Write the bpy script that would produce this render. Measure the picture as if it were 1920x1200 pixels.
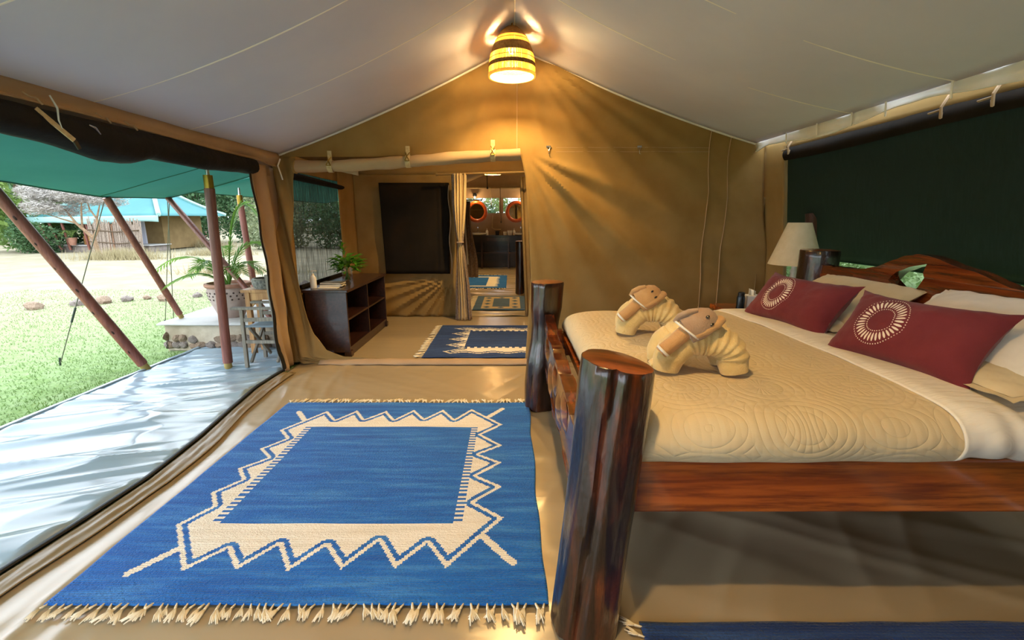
import bpy, bmesh, math, random
import numpy as np
from mathutils import Vector, Matrix, noise
from mathutils.geometry import tessellate_polygon

for _o in list(bpy.data.objects):
    bpy.data.objects.remove(_o)
scene = bpy.context.scene
COL = scene.collection
R = math.radians
rnd = random.Random(7)

# ------------------------------------------------------------------ camera
cam_d = bpy.data.cameras.new('camera')
cam = bpy.data.objects.new('camera', cam_d)
COL.objects.link(cam)
cam.location = (0, 0, 1.4)
cam.rotation_euler = (R(90 - 12.3), 0, 0)
cam_d.sensor_width = 36
cam_d.lens = 870 / 1920 * 36
cam_d.clip_start = .02
cam_d.clip_end = 400
scene.camera = cam

# ------------------------------------------------------------------ sky, sun, exposure
world = bpy.data.worlds.new('overcast_sky')
scene.world = world
world.use_nodes = True
_bg = world.node_tree.nodes['Background']
_bg.inputs[0].default_value = (.80, .90, 1.0, 1)
_bg.inputs[1].default_value = 4.8
sun_d = bpy.data.lights.new('hazy_sun', 'SUN')
sun_d.energy = .8
sun_d.angle = R(25)
sun_d.color = (1, .95, .86)
sun = bpy.data.objects.new('hazy_sun', sun_d)
COL.objects.link(sun)
sun.rotation_euler = (R(35), R(-28), 0)
PENDANT_W = 105
vs = scene.view_settings
vs.view_transform = 'Standard'
vs.look = 'None'
vs.gamma = 1
vs.use_curve_mapping = False
vs.exposure = 0.2

# ------------------------------------------------------------------ mesh helpers
ORG = {}


def V(*a):
    return Vector(a)


class MB:
    def __init__(self):
        self.v = []
        self.f = []
        self.mi = []

    def add(self, vs_, fs, mi=0):
        b = len(self.v)
        self.v += [tuple(p) for p in vs_]
        self.f += [tuple(i + b for i in f) for f in fs]
        self.mi += [mi] * len(fs)
        return self

    def box(self, c, s, rot=None, mi=0):
        c = Vector(c)
        vs_ = []
        for x in (-.5, .5):
            for y in (-.5, .5):
                for z in (-.5, .5):
                    p = Vector((x * s[0], y * s[1], z * s[2]))
                    if rot:
                        p = rot @ p
                    vs_.append(c + p)
        return self.add(vs_, [(0, 1, 3, 2), (4, 6, 7, 5), (0, 4, 5, 1), (2, 3, 7, 6), (0, 2, 6, 4), (1, 5, 7, 3)], mi)

    def bb(self, x0, x1, y0, y1, z0, z1, mi=0):
        return self.box(((x0 + x1) / 2, (y0 + y1) / 2, (z0 + z1) / 2), (abs(x1 - x0), abs(y1 - y0), abs(z1 - z0)), None, mi)

    def bar(self, a, b, w, h, up=(0, 0, 1)):
        a, b = Vector(a), Vector(b)
        d = (b - a)
        L = d.length
        d.normalize()
        u = Vector(up)
        if abs(d.dot(u)) > .98:
            u = Vector((0, 1, 0))
        s = d.cross(u).normalized()
        u = s.cross(d).normalized()
        m = Matrix((s, d, u)).transposed()
        return self.box((a + b) / 2, (w, L, h), m)

    def tube(self, path, r, n=10, caps=True, fn=None, up=(0, 0, 1), flat=1.0):
        path = [Vector(p) for p in path]
        k = len(path)
        rr = r if isinstance(r, (list, tuple)) else [r] * k
        t0 = (path[1] - path[0]).normalized()
        u = Vector(up)
        if abs(t0.dot(u)) > .95:
            u = Vector((1, 0, 0))
        s = t0.cross(u).normalized()
        vs_ = []
        for i, p in enumerate(path):
            t = (path[min(i + 1, k - 1)] - path[max(i - 1, 0)]).normalized()
            s = (s - t * s.dot(t)).normalized()
            w = t.cross(s)
            for j in range(n):
                a = 2 * math.pi * j / n
                q = rr[i] * (fn(a, i / (k - 1)) if fn else 1)
                vs_.append(p + s * math.cos(a) * q + w * math.sin(a) * q * flat)
        fs = []
        for i in range(k - 1):
            for j in range(n):
                j2 = (j + 1) % n
                fs.append((i * n + j, i * n + j2, (i + 1) * n + j2, (i + 1) * n + j))
        if caps:
            fs.append(tuple(range(n - 1, -1, -1)))
            fs.append(tuple(range((k - 1) * n, k * n)))
        return self.add(vs_, fs)

    def lathe(self, prof, n=24, c=(0, 0, 0), closed=False, wob=None):
        vs_ = []
        for i, (r, z) in enumerate(prof):
            for j in range(n):
                a = 2 * math.pi * j / n
                q = r * (wob(a, z) if wob else 1)
                vs_.append((c[0] + q * math.cos(a), c[1] + q * math.sin(a), c[2] + z))
        k = len(prof)
        fs = []
        for i in range(k if closed else k - 1):
            i2 = (i + 1) % k
            for j in range(n):
                j2 = (j + 1) % n
                fs.append((i * n + j, i * n + j2, i2 * n + j2, i2 * n + j))
        if not closed:
            if prof[0][0] > 1e-4:
                fs.append(tuple(range(n - 1, -1, -1)))
            if prof[-1][0] > 1e-4:
                fs.append(tuple(range((k - 1) * n, k * n)))
        return self.add(vs_, fs)

    def grid(self, fn, nu, nv, flip=False):
        vs_ = [fn(i / nu, j / nv) for j in range(nv + 1) for i in range(nu + 1)]
        fs = []
        for j in range(nv):
            for i in range(nu):
                a = j * (nu + 1) + i
                q = (a, a + 1, a + nu + 2, a + nu + 1)
                fs.append(q[::-1] if flip else q)
        return self.add(vs_, fs)

    def prism(self, loops, mapf, t0, t1):
        """loops: outline and holes in 2-D; mapf(a, b, t) -> 3-D"""
        flat = [p for l in loops for p in l]
        n = len(flat)
        tri = tessellate_polygon([[Vector((a, b, 0)) for a, b in l] for l in loops])
        vs_ = [mapf(a, b, t0) for a, b in flat] + [mapf(a, b, t1) for a, b in flat]
        fs = []
        for t in tri:
            fs.append(tuple(t))
            fs.append(tuple(i + n for i in reversed(t)))
        o = 0
        for l in loops:
            m = len(l)
            for i in range(m):
                j = (i + 1) % m
                fs.append((o + i, o + j, o + j + n, o + i + n))
            o += m
        return self.add(vs_, fs)

    def build(self, name, mat, parent=None, smooth=True, ang=40, bev=0, solid=0, off=0, origin=None, sub=0, fixn=True):
        if parent is not None:
            org = ORG[parent.name]
        elif origin is not None:
            org = Vector(origin)
        else:
            a = np.array(self.v)
            org = Vector(((a[:, 0].min() + a[:, 0].max()) / 2, (a[:, 1].min() + a[:, 1].max()) / 2, a[:, 2].min()))
        me = bpy.data.meshes.new(name)
        me.from_pydata([(x - org.x, y - org.y, z - org.z) for x, y, z in self.v], [], self.f)
        for m in (mat if isinstance(mat, (list, tuple)) else [mat]):
            me.materials.append(m)
        if any(self.mi):
            me.polygons.foreach_set('material_index', self.mi)
        me.update()
        if fixn:
            bm = bmesh.new()
            bm.from_mesh(me)
            if getattr(self, 'weld', False):
                bmesh.ops.remove_doubles(bm, verts=bm.verts, dist=.0005)
            bmesh.ops.recalc_face_normals(bm, faces=bm.faces)
            bm.to_mesh(me)
            bm.free()
        if smooth:
            me.shade_smooth()
            me.set_sharp_from_angle(angle=R(ang))
        o = bpy.data.objects.new(name, me)
        COL.objects.link(o)
        if parent is not None:
            o.parent = parent
        else:
            o.location = org
        ORG[o.name] = org.copy()
        if solid:
            m = o.modifiers.new('thickness', 'SOLIDIFY')
            m.thickness = solid
            m.offset = off
        if bev:
            m = o.modifiers.new('bevel', 'BEVEL')
            m.width = bev
            m.segments = 2
            m.limit_method = 'ANGLE'
        if sub:
            m = o.modifiers.new('sub', 'SUBSURF')
            m.levels = m.render_levels = sub
        return o


def thing(name, label, cat, loc=(0, 0, 0), group=None):
    o = bpy.data.objects.new(name, None)
    o.empty_display_size = .1
    COL.objects.link(o)
    o.location = loc
    ORG[o.name] = Vector(loc)
    return tag(o, label, cat, group)


def tag(o, label=None, cat=None, group=None, kind=None):
    for k, v in (('label', label), ('category', cat), ('group', group), ('kind', kind)):
        if v:
            o[k] = v
    return o


def struct(o, label=None):
    o['kind'] = 'structure'
    if label:
        o['label'] = label
    return o


def copy_tree(o, parent=None):
    c = o.copy()
    COL.objects.link(c)
    c.parent = parent
    ORG[c.name] = ORG.get(o.name, Vector((0, 0, 0)))
    for ch in list(o.children):
        copy_tree(ch, c)
    return c


def lerp(a, b, t):
    return a + (b - a) * t


def interp(pts, x):
    return float(np.interp(x, [p[0] for p in pts], [p[1] for p in pts]))


def nz(x, y, z=0.0):
    return noise.noise((x, y, z))


def ss(a, b, x):
    t = max(0., min(1., (x - a) / (b - a)))
    return t * t * (3 - 2 * t)


# ------------------------------------------------------------------ material helpers
def lin(h):
    c = [int(h[i:i + 2], 16) / 255 for i in (0, 2, 4)]
    return tuple((x / 12.92 if x <= .04045 else ((x + .055) / 1.055) ** 2.4) for x in c) + (1,)


class NT:
    def __init__(self, name):
        self.m = bpy.data.materials.new(name)
        self.m.use_nodes = True
        self.t = self.m.node_tree
        self.bsdf = self.t.nodes['Principled BSDF']
        self.out = self.t.nodes['Material Output']

    def n(self, typ, **kw):
        x = self.t.nodes.new(typ)
        for k, v in kw.items():
            setattr(x, k, v)
        return x

    def l(self, a, b):
        self.t.links.new(a, b)

    def coord(self, scale=(1, 1, 1), rot=(0, 0, 0), kind='Object'):
        tc = self.n('ShaderNodeTexCoord')
        mp = self.n('ShaderNodeMapping')
        mp.inputs['Scale'].default_value = scale
        mp.inputs['Rotation'].default_value = rot
        self.l(tc.outputs[kind], mp.inputs[0])
        return mp.outputs[0]

    def noise(self, vec, scale=5, detail=4, rough=.55, dist=0):
        x = self.n('ShaderNodeTexNoise')
        x.inputs['Scale'].default_value = scale
        x.inputs['Detail'].default_value = detail
        x.inputs['Roughness'].default_value = rough
        x.inputs['Distortion'].default_value = dist
        self.l(vec, x.inputs['Vector'])
        return x.outputs['Fac']

    def ramp(self, fac, stops, interp_='LINEAR'):
        x = self.n('ShaderNodeValToRGB')
        x.color_ramp.interpolation = interp_
        e = x.color_ramp.elements
        while len(e) < len(stops):
            e.new(.5)
        for el, (p, c) in zip(e, stops):
            el.position = p
            el.color = c
        self.l(fac, x.inputs[0])
        return x.outputs[0]

    def math(self, op, a, b=None, c=None):
        x = self.n('ShaderNodeMath', operation=op)
        for i, q in enumerate((a, b, c)):
            if q is None:
                continue
            if isinstance(q, (int, float)):
                x.inputs[i].default_value = q
            else:
                self.l(q, x.inputs[i])
        return x.outputs[0]

    def mix(self, fac, a, b, blend='MIX'):
        x = self.n('ShaderNodeMix', data_type='RGBA', blend_type=blend)
        for i, q in ((0, fac), (6, a), (7, b)):
            if isinstance(q, (int, float)):
                x.inputs[i].default_value = q
            elif isinstance(q, tuple):
                x.inputs[i].default_value = q
            else:
                self.l(q, x.inputs[i])
        return x.outputs[2]

    def bump(self, h, strength=.3, dist=.01, prev=None):
        x = self.n('ShaderNodeBump')
        x.inputs['Strength'].default_value = strength
        x.inputs['Distance'].default_value = dist
        self.l(h, x.inputs['Height'])
        if prev is not None:
            self.l(prev, x.inputs['Normal'])
        return x.outputs[0]

    def set(self, **kw):
        for k, v in kw.items():
            i = self.bsdf.inputs[k.replace('_', ' ')]
            if isinstance(v, (int, float, tuple)):
                i.default_value = v
            else:
                self.l(v, i)
        return self


def pm(name, c1, c2=None, scale=4, stretch=(1, 1, 1), rough=.7, metal=0, bump=0, bscale=60, bdist=.004, bstretch=(1, 1, 1), lo=.35, hi=.65, coat=0, spec=.5, transl=0, sheen=0):
    t = NT(name)
    c1 = lin(c1)
    if c2:
        col = t.ramp(t.noise(t.coord(stretch), scale, 5), [(lo, c1), (hi, lin(c2))])
        t.set(Base_Color=col)
    else:
        t.set(Base_Color=c1)
    t.set(Roughness=rough, Metallic=metal, Specular_IOR_Level=spec)
    if coat:
        t.set(Coat_Weight=coat, Coat_Roughness=.12)
    if sheen:
        t.set(Sheen_Weight=sheen)
    if bump:
        t.set(Normal=t.bump(t.noise(t.coord(bstretch), bscale, 3), bump, bdist))
    if transl:
        tr = t.n('ShaderNodeBsdfTranslucent')
        if c2:
            t.l(col, tr.inputs[0])
        else:
            tr.inputs[0].default_value = c1
        mx = t.n('ShaderNodeMixShader')
        mx.inputs[0].default_value = transl
        t.l(t.bsdf.outputs[0], mx.inputs[1])
        t.l(tr.outputs[0], mx.inputs[2])
        t.l(mx.outputs[0], t.out.inputs[0])
    return t.m


def wood(name, dark, mid, light, axis='z', rough=.25, coat=.6, scale=6, bump=.25):
    st = {'x': (.35, 5, 5), 'y': (5, .35, 5), 'z': (5, 5, .35)}[axis]
    t = NT(name)
    v = t.coord(st)
    a = t.noise(v, scale * .5, 6, .6, .6)
    col = t.ramp(a, [(.3, lin(dark)), (.5, lin(mid)), (.72, lin(light))])
    b = t.noise(v, scale * 2.2, 5, .65)
    col = t.mix(t.ramp(b, [(.42, (0, 0, 0, 1)), (.62, (.75, .75, .75, 1))]), col, lin(dark))
    t.set(Base_Color=col, Roughness=rough, Coat_Weight=coat, Coat_Roughness=.1)
    t.set(Normal=t.bump(b, bump, .004))
    return t.m


def log_wood():
    t = NT('varnished_log')
    v = t.coord((2.2, 2.2, .55))
    a = t.noise(v, 2.6, 6, .62, .8)
    col = t.ramp(a, [(.36, lin('0E0705')), (.50, lin('28120A')), (.60, lin('52240F')), (.74, lin('843F16'))])
    b = t.noise(t.coord((9, 9, .5)), 4, 5, .65)
    col = t.mix(t.ramp(b, [(.45, (0, 0, 0, 1)), (.66, (.8, .8, .8, 1))]), col, lin('120906'))
    t.set(Base_Color=col, Roughness=.3, Coat_Weight=.7, Coat_Roughness=.14)
    bp = t.bump(b, .5, .006)
    t.set(Normal=t.bump(t.noise(t.coord((3, 3, 1.2)), 3, 4), .5, .03, bp))
    return t.m


def mesh_screen(name, col, opac, rough=.8, streak=.35):
    t = NT(name)
    t.set(Base_Color=lin(col), Roughness=rough, Specular_IOR_Level=.1)
    tr = t.n('ShaderNodeBsdfTransparent')
    # faint vertical streaks of the weave
    f = t.noise(t.coord((40, 40, 1.5)), 3, 4)
    fac = t.math('ADD', t.math('MULTIPLY', t.math('SUBTRACT', f, .5), streak), opac)
    mx = t.n('ShaderNodeMixShader')
    t.l(fac, mx.inputs[0])
    t.l(tr.outputs[0], mx.inputs[1])
    t.l(t.bsdf.outputs[0], mx.inputs[2])
    t.l(mx.outputs[0], t.out.inputs[0])
    return t.m


M = {}
M['canvas'] = pm('khaki_canvas', '967A4C', '886C3E', 2.5, rough=.85, bump=.25, bscale=350, bdist=.001, spec=.2)
M['canvas_dark'] = pm('old_khaki_canvas', '87704C', '7A6442', 3, rough=.9, bump=.2, bscale=300, bdist=.001, spec=.2)
M['canvas_tan'] = pm('tan_canvas', 'AC9274', 'A0866A', 3, rough=.85, bump=.2, bscale=300, bdist=.001, spec=.2)
M['liner'] = pm('white_roof_liner', 'D4D4E2', 'CBCBDA', 1.3, rough=.85, spec=.2)
M['seam'] = pm('pale_seam_tape', 'EFEAE2', rough=.7)
M['valance'] = pm('white_valance', 'E8E4DE', 'DCD8D0', 5, rough=.8)
M['web'] = pm('cream_webbing', 'C9B48C', 'B49C72', 40, rough=.8)
M['brass'] = pm('brass', 'B09040', '8A7030', 8, rough=.35, metal=1)
M['steel'] = pm('steel', 'C8C8C8', rough=.25, metal=1)
M['black_mesh'] = pm('rolled_black_gauze', '121110', '1A1816', 6, rough=.75, bump=.4, bscale=9, bdist=.02, spec=.25)
M['black_tape'] = pm('black_zip_tape', '101012', rough=.5)
M['black_cloth'] = pm('black_cloth_panel', '17130F', '1F1914', 3, rough=.9, bump=.2, bscale=20, bdist=.006, spec=.15)
M['screen_r'] = mesh_screen('dark_green_gauze', '262C29', .60)
M['screen_l'] = mesh_screen('grey_gauze', '2E3236', .84, streak=.75)
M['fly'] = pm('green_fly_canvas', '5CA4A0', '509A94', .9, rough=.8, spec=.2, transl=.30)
M['fly_painted_shade'] = pm('green_fly_canvas_painted_shade', '2C443C', '243A33', .9, rough=.8, spec=.2)  # same green fly, its colour darkened to carry the shade behind the gauze
M['fly_hem'] = pm('green_fly_hem', '2B6455', rough=.8)
M['pvc_in'] = NT('tan_groundsheet').m


def groundsheet(m_name, c1, c2, r0, r1, bstr):
    t = NT(m_name)
    v = t.coord((1, 1, 1))
    col = t.ramp(t.noise(v, .8, 0), [(0, lin(c1)), (1, lin(c2))])
    t.set(Base_Color=col, Roughness=(r0 + r1) / 2, Specular_IOR_Level=.5)
    h = t.noise(t.coord((1.5, 5, 1), (0, 0, .5)), 2.2, 2, .4)
    t.set(Normal=t.bump(h, bstr, .02))
    return t.m


M['pvc_in'] = groundsheet('tan_groundsheet', 'A8977B', '9C8B70', .17, .28, .12)
M['pvc_out'] = groundsheet('groundsheet_painted_skylight', '8A9CAA', '98A9B6', .10, .2, .12)  # same sheet as indoors, with cool skylight put into its colour
M['hem'] = groundsheet('brown_groundsheet_hem', '8A7656', '7C6848', .25, .4, .3)
M['post'] = log_wood()
M['cut'] = wood('varnished_end_grain', '32140A', '7A3A12', 'B0601C', 'x', .28, .6, 2.5)
M['slab'] = wood('varnished_slab', '2A0F06', '6E2E10', 'A2501C', 'y', .2, .8, 3)
M['rail'] = wood('red_brown_rail', '5A2408', 'A85418', 'C46C20', 'x', .25, .7, 3, .1)
M['cab'] = wood('dark_cabinet_wood', '1E0F0C', '3A1F19', '4A2A22', 'y', .35, .4, 4, .08)
M['cab_in'] = wood('cabinet_inside', '180B08', '301610', '42201A', 'y', .4, .2, 4, .06)
M['pole'] = wood('painted_pole', '6B3A30', '8C5245', '9E6656', 'z', .5, .1, 5, .3)
M['knot'] = pm('pole_knot', '2C120D', rough=.8)
M['pole_end'] = pm('pole_end_sleeve', 'A8924E', '8E7A3C', 10, rough=.5)
M['pine'] = wood('pale_wood', '9A6A3C', 'B88850', 'C89A60', 'z', .5, .1, 5, .1)
M['grey_wood'] = wood('weathered_wood', '6A6256', '857C6E', '9A9282', 'z', .6, 0, 6, .2)
M['towel_y'] = pm('yellow_terry', 'DCC088', 'CEB074', 12, rough=.95, bump=.6, bscale=160, bdist=.004, sheen=.3)
M['towel_b'] = pm('beige_terry', 'C79A66', 'BB8D5A', 12, rough=.95, bump=.6, bscale=160, bdist=.004, sheen=.3)
M['towel_g'] = pm('dusty_terry', 'A98B70', '9C7E66', 12, rough=.95, bump=.6, bscale=160, bdist=.004, sheen=.3)
M['eye'] = pm('dark_bead', '1C1410', rough=.3)
M['sheet'] = pm('white_sheet', 'EAE3D8', 'E2DACD', 4, rough=.8, bump=.5, bscale=7, bdist=.02, bstretch=(1, 5, 1))
M['pillow_w'] = pm('white_pillowcase', 'E6DDCE', 'DDD3C2', 4, rough=.8, bump=.4, bscale=6, bdist=.02)
M['pillow_c'] = pm('cream_pillowcase', 'D8C7A4', 'CCBA94', 4, rough=.8, bump=.4, bscale=6, bdist=.02)
M['mattress'] = pm('mattress_ticking', 'D8D0C0', rough=.9)
M['shade'] = pm('cream_lampshade', 'E6D6B4', 'DECDA8', 20, rough=.8, transl=.25)
M['lamp_white'] = pm('whitewashed_wood', 'D8D2C6', 'C8C0B2', 12, rough=.5)
M['white'] = pm('white_plastic', 'E8E6E0', rough=.4)
M['ceramic'] = pm('white_ceramic', 'F0EEE8', rough=.15)
M['red'] = pm('red_plastic', 'B02018', rough=.4)
M['dark'] = pm('dark_plastic', '16181C', rough=.35)
M['navy'] = pm('dark_blue_flask', '14202C', rough=.25)
M['paper'] = pm('paper', 'E6E0D2', rough=.7)
M['book_dark'] = pm('dark_book_cover', '1E1B1A', '3A332C', 30, rough=.4)
M['book_light'] = pm('printed_cover', '8C8478', '3C3630', 25, rough=.4)
M['stem'] = pm('green_stem', '4A6A24', rough=.6)
M['leaf'] = pm('bright_leaf', '5E9A26', '3E7A1C', 9, rough=.45, transl=.35)
M['leaf_palm'] = pm('palm_leaf', '7AA03C', '5A8A34', 6, rough=.5, transl=.4)
M['terracotta'] = pm('terracotta', 'B4846E', 'A0705C', 8, rough=.8, bump=.3, bscale=20)
M['pot_body'] = pm('weathered_clay', 'B7A49C', '9C8880', 5, rough=.85, bump=.4, bscale=14, bdist=.01)
M['hole'] = pm('pot_dimple', '4A3A36', rough=.9)
M['stone'] = pm('field_stone', '8C8078', '6A605A', 6, rough=.9, bump=.6, bscale=14, bdist=.02)
M['stone2'] = pm('brown_field_stone', '96826E', '76604E', 6, rough=.9, bump=.6, bscale=14, bdist=.02)
M['plaster'] = pm('crumbling_plaster', 'BCAF9C', '9A8C78', 5, rough=.95, bump=.7, bscale=10, bdist=.02)
M['mat_white'] = pm('white_terrace_mat', 'B8B6B4', 'ACAAA8', 4, rough=.7)
M['rope'] = pm('guy_rope', '5A5A48', rough=.8)
M['rope_dark'] = pm('dark_rope_slider', '26332C', rough=.6)
M['bark'] = pm('tan_bark', '8E7458', '6E5640', 8, rough=.9, bump=.5, bscale=20, bdist=.02)
M['bark_dark'] = pm('dark_bark', '5A4A38', rough=.9)
M['fol_a'] = pm('yellow_green_leaves', '849C50', '5C7A38', 1.2, rough=.7, transl=.3)
M['fol_b'] = pm('deep_green_leaves', '547448', '3E5E3A', 1.2, rough=.7, transl=.3)
M['fol_c'] = pm('olive_leaves', '8A9068', '6E7858', 1.2, rough=.7, transl=.3)
M['fol_d'] = pm('leaves_painted_sunlight', 'B8CC96', '9AB47C', 1.2, rough=.7, transl=.3)  # paler leaf colour stands in for sunlight, bright enough through the gauze
M['fol_grey'] = pm('grey_twigs', 'B0AAA4', '928C86', 1.5, rough=.9)
M['roof_teal'] = pm('teal_tent_roof', '2F6A6E', '3A7678', .8, rough=.7)
M['roof_pale'] = pm('pale_tent_trim', '8FB4B0', rough=.7)
M['reed'] = pm('grey_reed', 'A8988A', '7E6E62', 30, rough=.9)
M['reed2'] = pm('brown_reed', '96745C', '7A5A46', 30, rough=.9)
M['tank'] = pm('blue_tank', '4A6E9C', rough=.5)
M['glass'] = None
M['curtain_c'] = pm('cream_curtain_lining', 'D2BC94', 'C4AC82', 20, (30, 30, 1), rough=.85)
M['curtain_p'] = pm('brown_print_curtain', '7E6A5E', 'A08C7C', 40, rough=.9)
M['curtain_w'] = pm('white_curtain_lining', 'E8E8EC', rough=.8)
M['mirror'] = pm('mirror_glass', 'E0E0E0', rough=.03, metal=1)
M['orange'] = pm('orange_mirror_frame', 'C4581C', 'A8440F', 12, rough=.35, coat=.5)
M['counter'] = wood('black_counter_wood', '0E0906', '1E120C', '2C1A12', 'x', .35, .3, 4, .05)
M['straw_d'] = pm('dark_woven_straw', '8A6A34', '6A4E24', 60, rough=.8, bump=.8, bscale=120, bdist=.006, transl=.12)
M['straw_l'] = pm('pale_straw', 'E8CF94', 'D9BC78', 40, rough=.7, transl=.45)
M['cushion_blue'] = pm('grey_blue_seat_canvas', '7C8890', '6E7A84', 10, rough=.85)
M['basket'] = pm('patterned_grey_basket', '8C8A80', '4A4A46', 45, rough=.8)


def glass_mat():
    t = NT('clear_glass')
    g = t.n('ShaderNodeBsdfGlass')
    g.inputs['Roughness'].default_value = 0
    g.inputs['IOR'].default_value = 1.2
    tr = t.n('ShaderNodeBsdfTransparent')
    mx = t.n('ShaderNodeMixShader')
    mx.inputs[0].default_value = .35
    t.l(tr.outputs[0], mx.inputs[1])
    t.l(g.outputs[0], mx.inputs[2])
    t.l(mx.outputs[0], t.out.inputs[0])
    return t.m


M['glass'] = glass_mat()


def emit_mat(name, col, s):
    t = NT(name)
    t.set(Base_Color=lin(col), Emission_Color=lin(col), Emission_Strength=s)
    return t.m


M['bulb'] = emit_mat('lit_bulb', 'FFD9A0', 18)


def ground_mat():
    t = NT('lawn_and_dry_field')
    v = t.coord((1, 1, 1))
    sep = t.n('ShaderNodeSeparateXYZ')
    t.l(v, sep.inputs[0])
    n1 = t.noise(v, .5, 5)
    n2 = t.noise(v, 9, 4)
    lawn = t.ramp(n2, [(.3, lin('708A50')), (.7, lin('8A9E70'))])
    dry = t.ramp(t.noise(v, 1.2, 6, .65), [(.25, lin('7C745E')), (.5, lin('8E8670')), (.75, lin('9A9380'))])
    patch = t.ramp(t.noise(t.coord((.35, 1.2, 1)), 1.0, 4), [(.58, (0, 0, 0, 1)), (.7, (.55, .55, .55, 1))])
    dry = t.mix(patch, dry, lin('7F8A66'))
    # distance out from the verandah edge, wavy
    d = t.math('ADD', t.math('MULTIPLY', sep.outputs[0], -.55), t.math('MULTIPLY', sep.outputs[1], .55))
    d = t.math('ADD', d, t.math('MULTIPLY', t.math('SUBTRACT', n1, .5), 2.5))
    f = t.ramp(t.math('MULTIPLY', d, .1), [(.45, (0, 0, 0, 1)), (.86, (1, 1, 1, 1))])
    col = t.mix(f, lawn, dry)
    t.set(Base_Color=col, Roughness=.95, Specular_IOR_Level=.1)
    t.set(Normal=t.bump(t.noise(v, 25, 4), .7, .03))
    return t.m


M['ground'] = ground_mat()
M['blade'] = pm('grass_blade', '728E50', '869C6C', 3, rough=.8, transl=.3, spec=.1)
M['blade_dry'] = pm('dry_grass_blade', 'A89C7C', '968A68', 3, rough=.9, transl=.3, spec=.1)


def rug_mat(name, c1, c2, c3):
    t = NT(name)
    v = t.coord((1, 1, 1))
    ab = t.noise(t.coord((1.2, 14, 1)), 1.6, 5, .6)
    col = t.ramp(ab, [(.28, lin(c1)), (.5, lin(c2)), (.74, lin(c3))])
    blot = t.noise(t.coord((1, 2.2, 1)), 38, 4, .7)
    col = t.mix(t.ramp(blot, [(.35, (.35, .35, .35, 1)), (.55, (0, 0, 0, 1))]), col, lin(c1))
    fleck = t.noise(v, 140, 3, .7)
    col = t.mix(t.ramp(fleck, [(.6, (0, 0, 0, 1)), (.8, (.5, .5, .5, 1))]), col, lin(c3))
    t.set(Base_Color=col, Roughness=.95, Specular_IOR_Level=.1, Sheen_Weight=.15)
    wv = t.n('ShaderNodeTexWave', bands_direction='Y')
    wv.inputs['Scale'].default_value = 28
    wv.inputs['Distortion'].default_value = 3
    wv.inputs['Detail Scale'].default_value = 4
    t.l(v, wv.inputs[0])
    b = t.bump(wv.outputs['Fac'], .5, .005)
    t.set(Normal=t.bump(t.noise(v, 90, 3), .8, .008, b))
    return t.m


M['rug_blue'] = rug_mat('indigo_wool', '0D4C9E', '1464BA', '4A8CCC')
M['rug_cream'] = rug_mat('undyed_wool', 'DCD2C0', 'E8E0D2', 'F2ECE2')
M['rug_navy'] = rug_mat('navy_wool', '162C5C', '1E3A72', '3A5A90')
M['rug_slate'] = rug_mat('slate_wool', '34506E', '42607E', '5C7C98')
M['rug_tan'] = rug_mat('tan_wool', 'B8A078', 'C8B088', 'D8C49E')
M['tassel'] = pm('cotton_fringe', 'EBE0C8', 'DCCDAE', 40, rough=.95)


def coverlet_mat():
    t = NT('cream_matelasse')
    v = t.coord((1, 1, 1))
    # flat pattern plane: width of the bed and the drop of the side run on from each other
    sp = t.n('ShaderNodeSeparateXYZ')
    t.l(v, sp.inputs[0])
    cb = t.n('ShaderNodeCombineXYZ')
    t.l(sp.outputs[0], cb.inputs[0])
    t.l(t.math('SUBTRACT', sp.outputs[1], sp.outputs[2]), cb.inputs[1])
    vo = t.n('ShaderNodeTexVoronoi')
    vo.inputs['Scale'].default_value = 3.3
    vo.inputs['Randomness'].default_value = .3
    t.l(cb.outputs[0], vo.inputs['Vector'])
    df = t.n('ShaderNodeVectorMath', operation='SUBTRACT')
    t.l(cb.outputs[0], df.inputs[0])
    t.l(vo.outputs['Position'], df.inputs[1])
    s2 = t.n('ShaderNodeSeparateXYZ')
    t.l(df.outputs[0], s2.inputs[0])
    ang = t.math('ARCTAN2', s2.outputs[1], s2.outputs[0])
    dist = vo.outputs['Distance']
    rings = t.math('POWER', t.math('ABSOLUTE', t.math('SINE', t.math('MULTIPLY', dist, 34))), .3)
    pet = t.math('POWER', t.math('ABSOLUTE', t.math('SINE', t.math('MULTIPLY', ang, 13))), .4)
    inner = t.math('LESS_THAN', t.math('ABSOLUTE', t.math('SUBTRACT', dist, .28)), .09)
    small = t.n('ShaderNodeTexVoronoi')
    small.inputs['Scale'].default_value = 30
    small.inputs['Randomness'].default_value = .2
    t.l(cb.outputs[0], small.inputs['Vector'])
    h = t.math('ADD', rings, t.math('MULTIPLY', t.math('MULTIPLY', pet, inner), .8))
    h = t.math('SUBTRACT', h, t.math('MULTIPLY', small.outputs['Distance'], .9))
    b = t.bump(h, .42, .007)
    t.set(Normal=t.bump(t.noise(v, 200, 2), .2, .002, b))
    col = t.ramp(t.noise(v, 2, 4), [(.3, lin('D6C4A2')), (.7, lin('CBB894'))])
    t.set(Base_Color=col, Roughness=.9, Sheen_Weight=.1, Specular_IOR_Level=.2)
    return t.m


M['coverlet'] = coverlet_mat()


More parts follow.
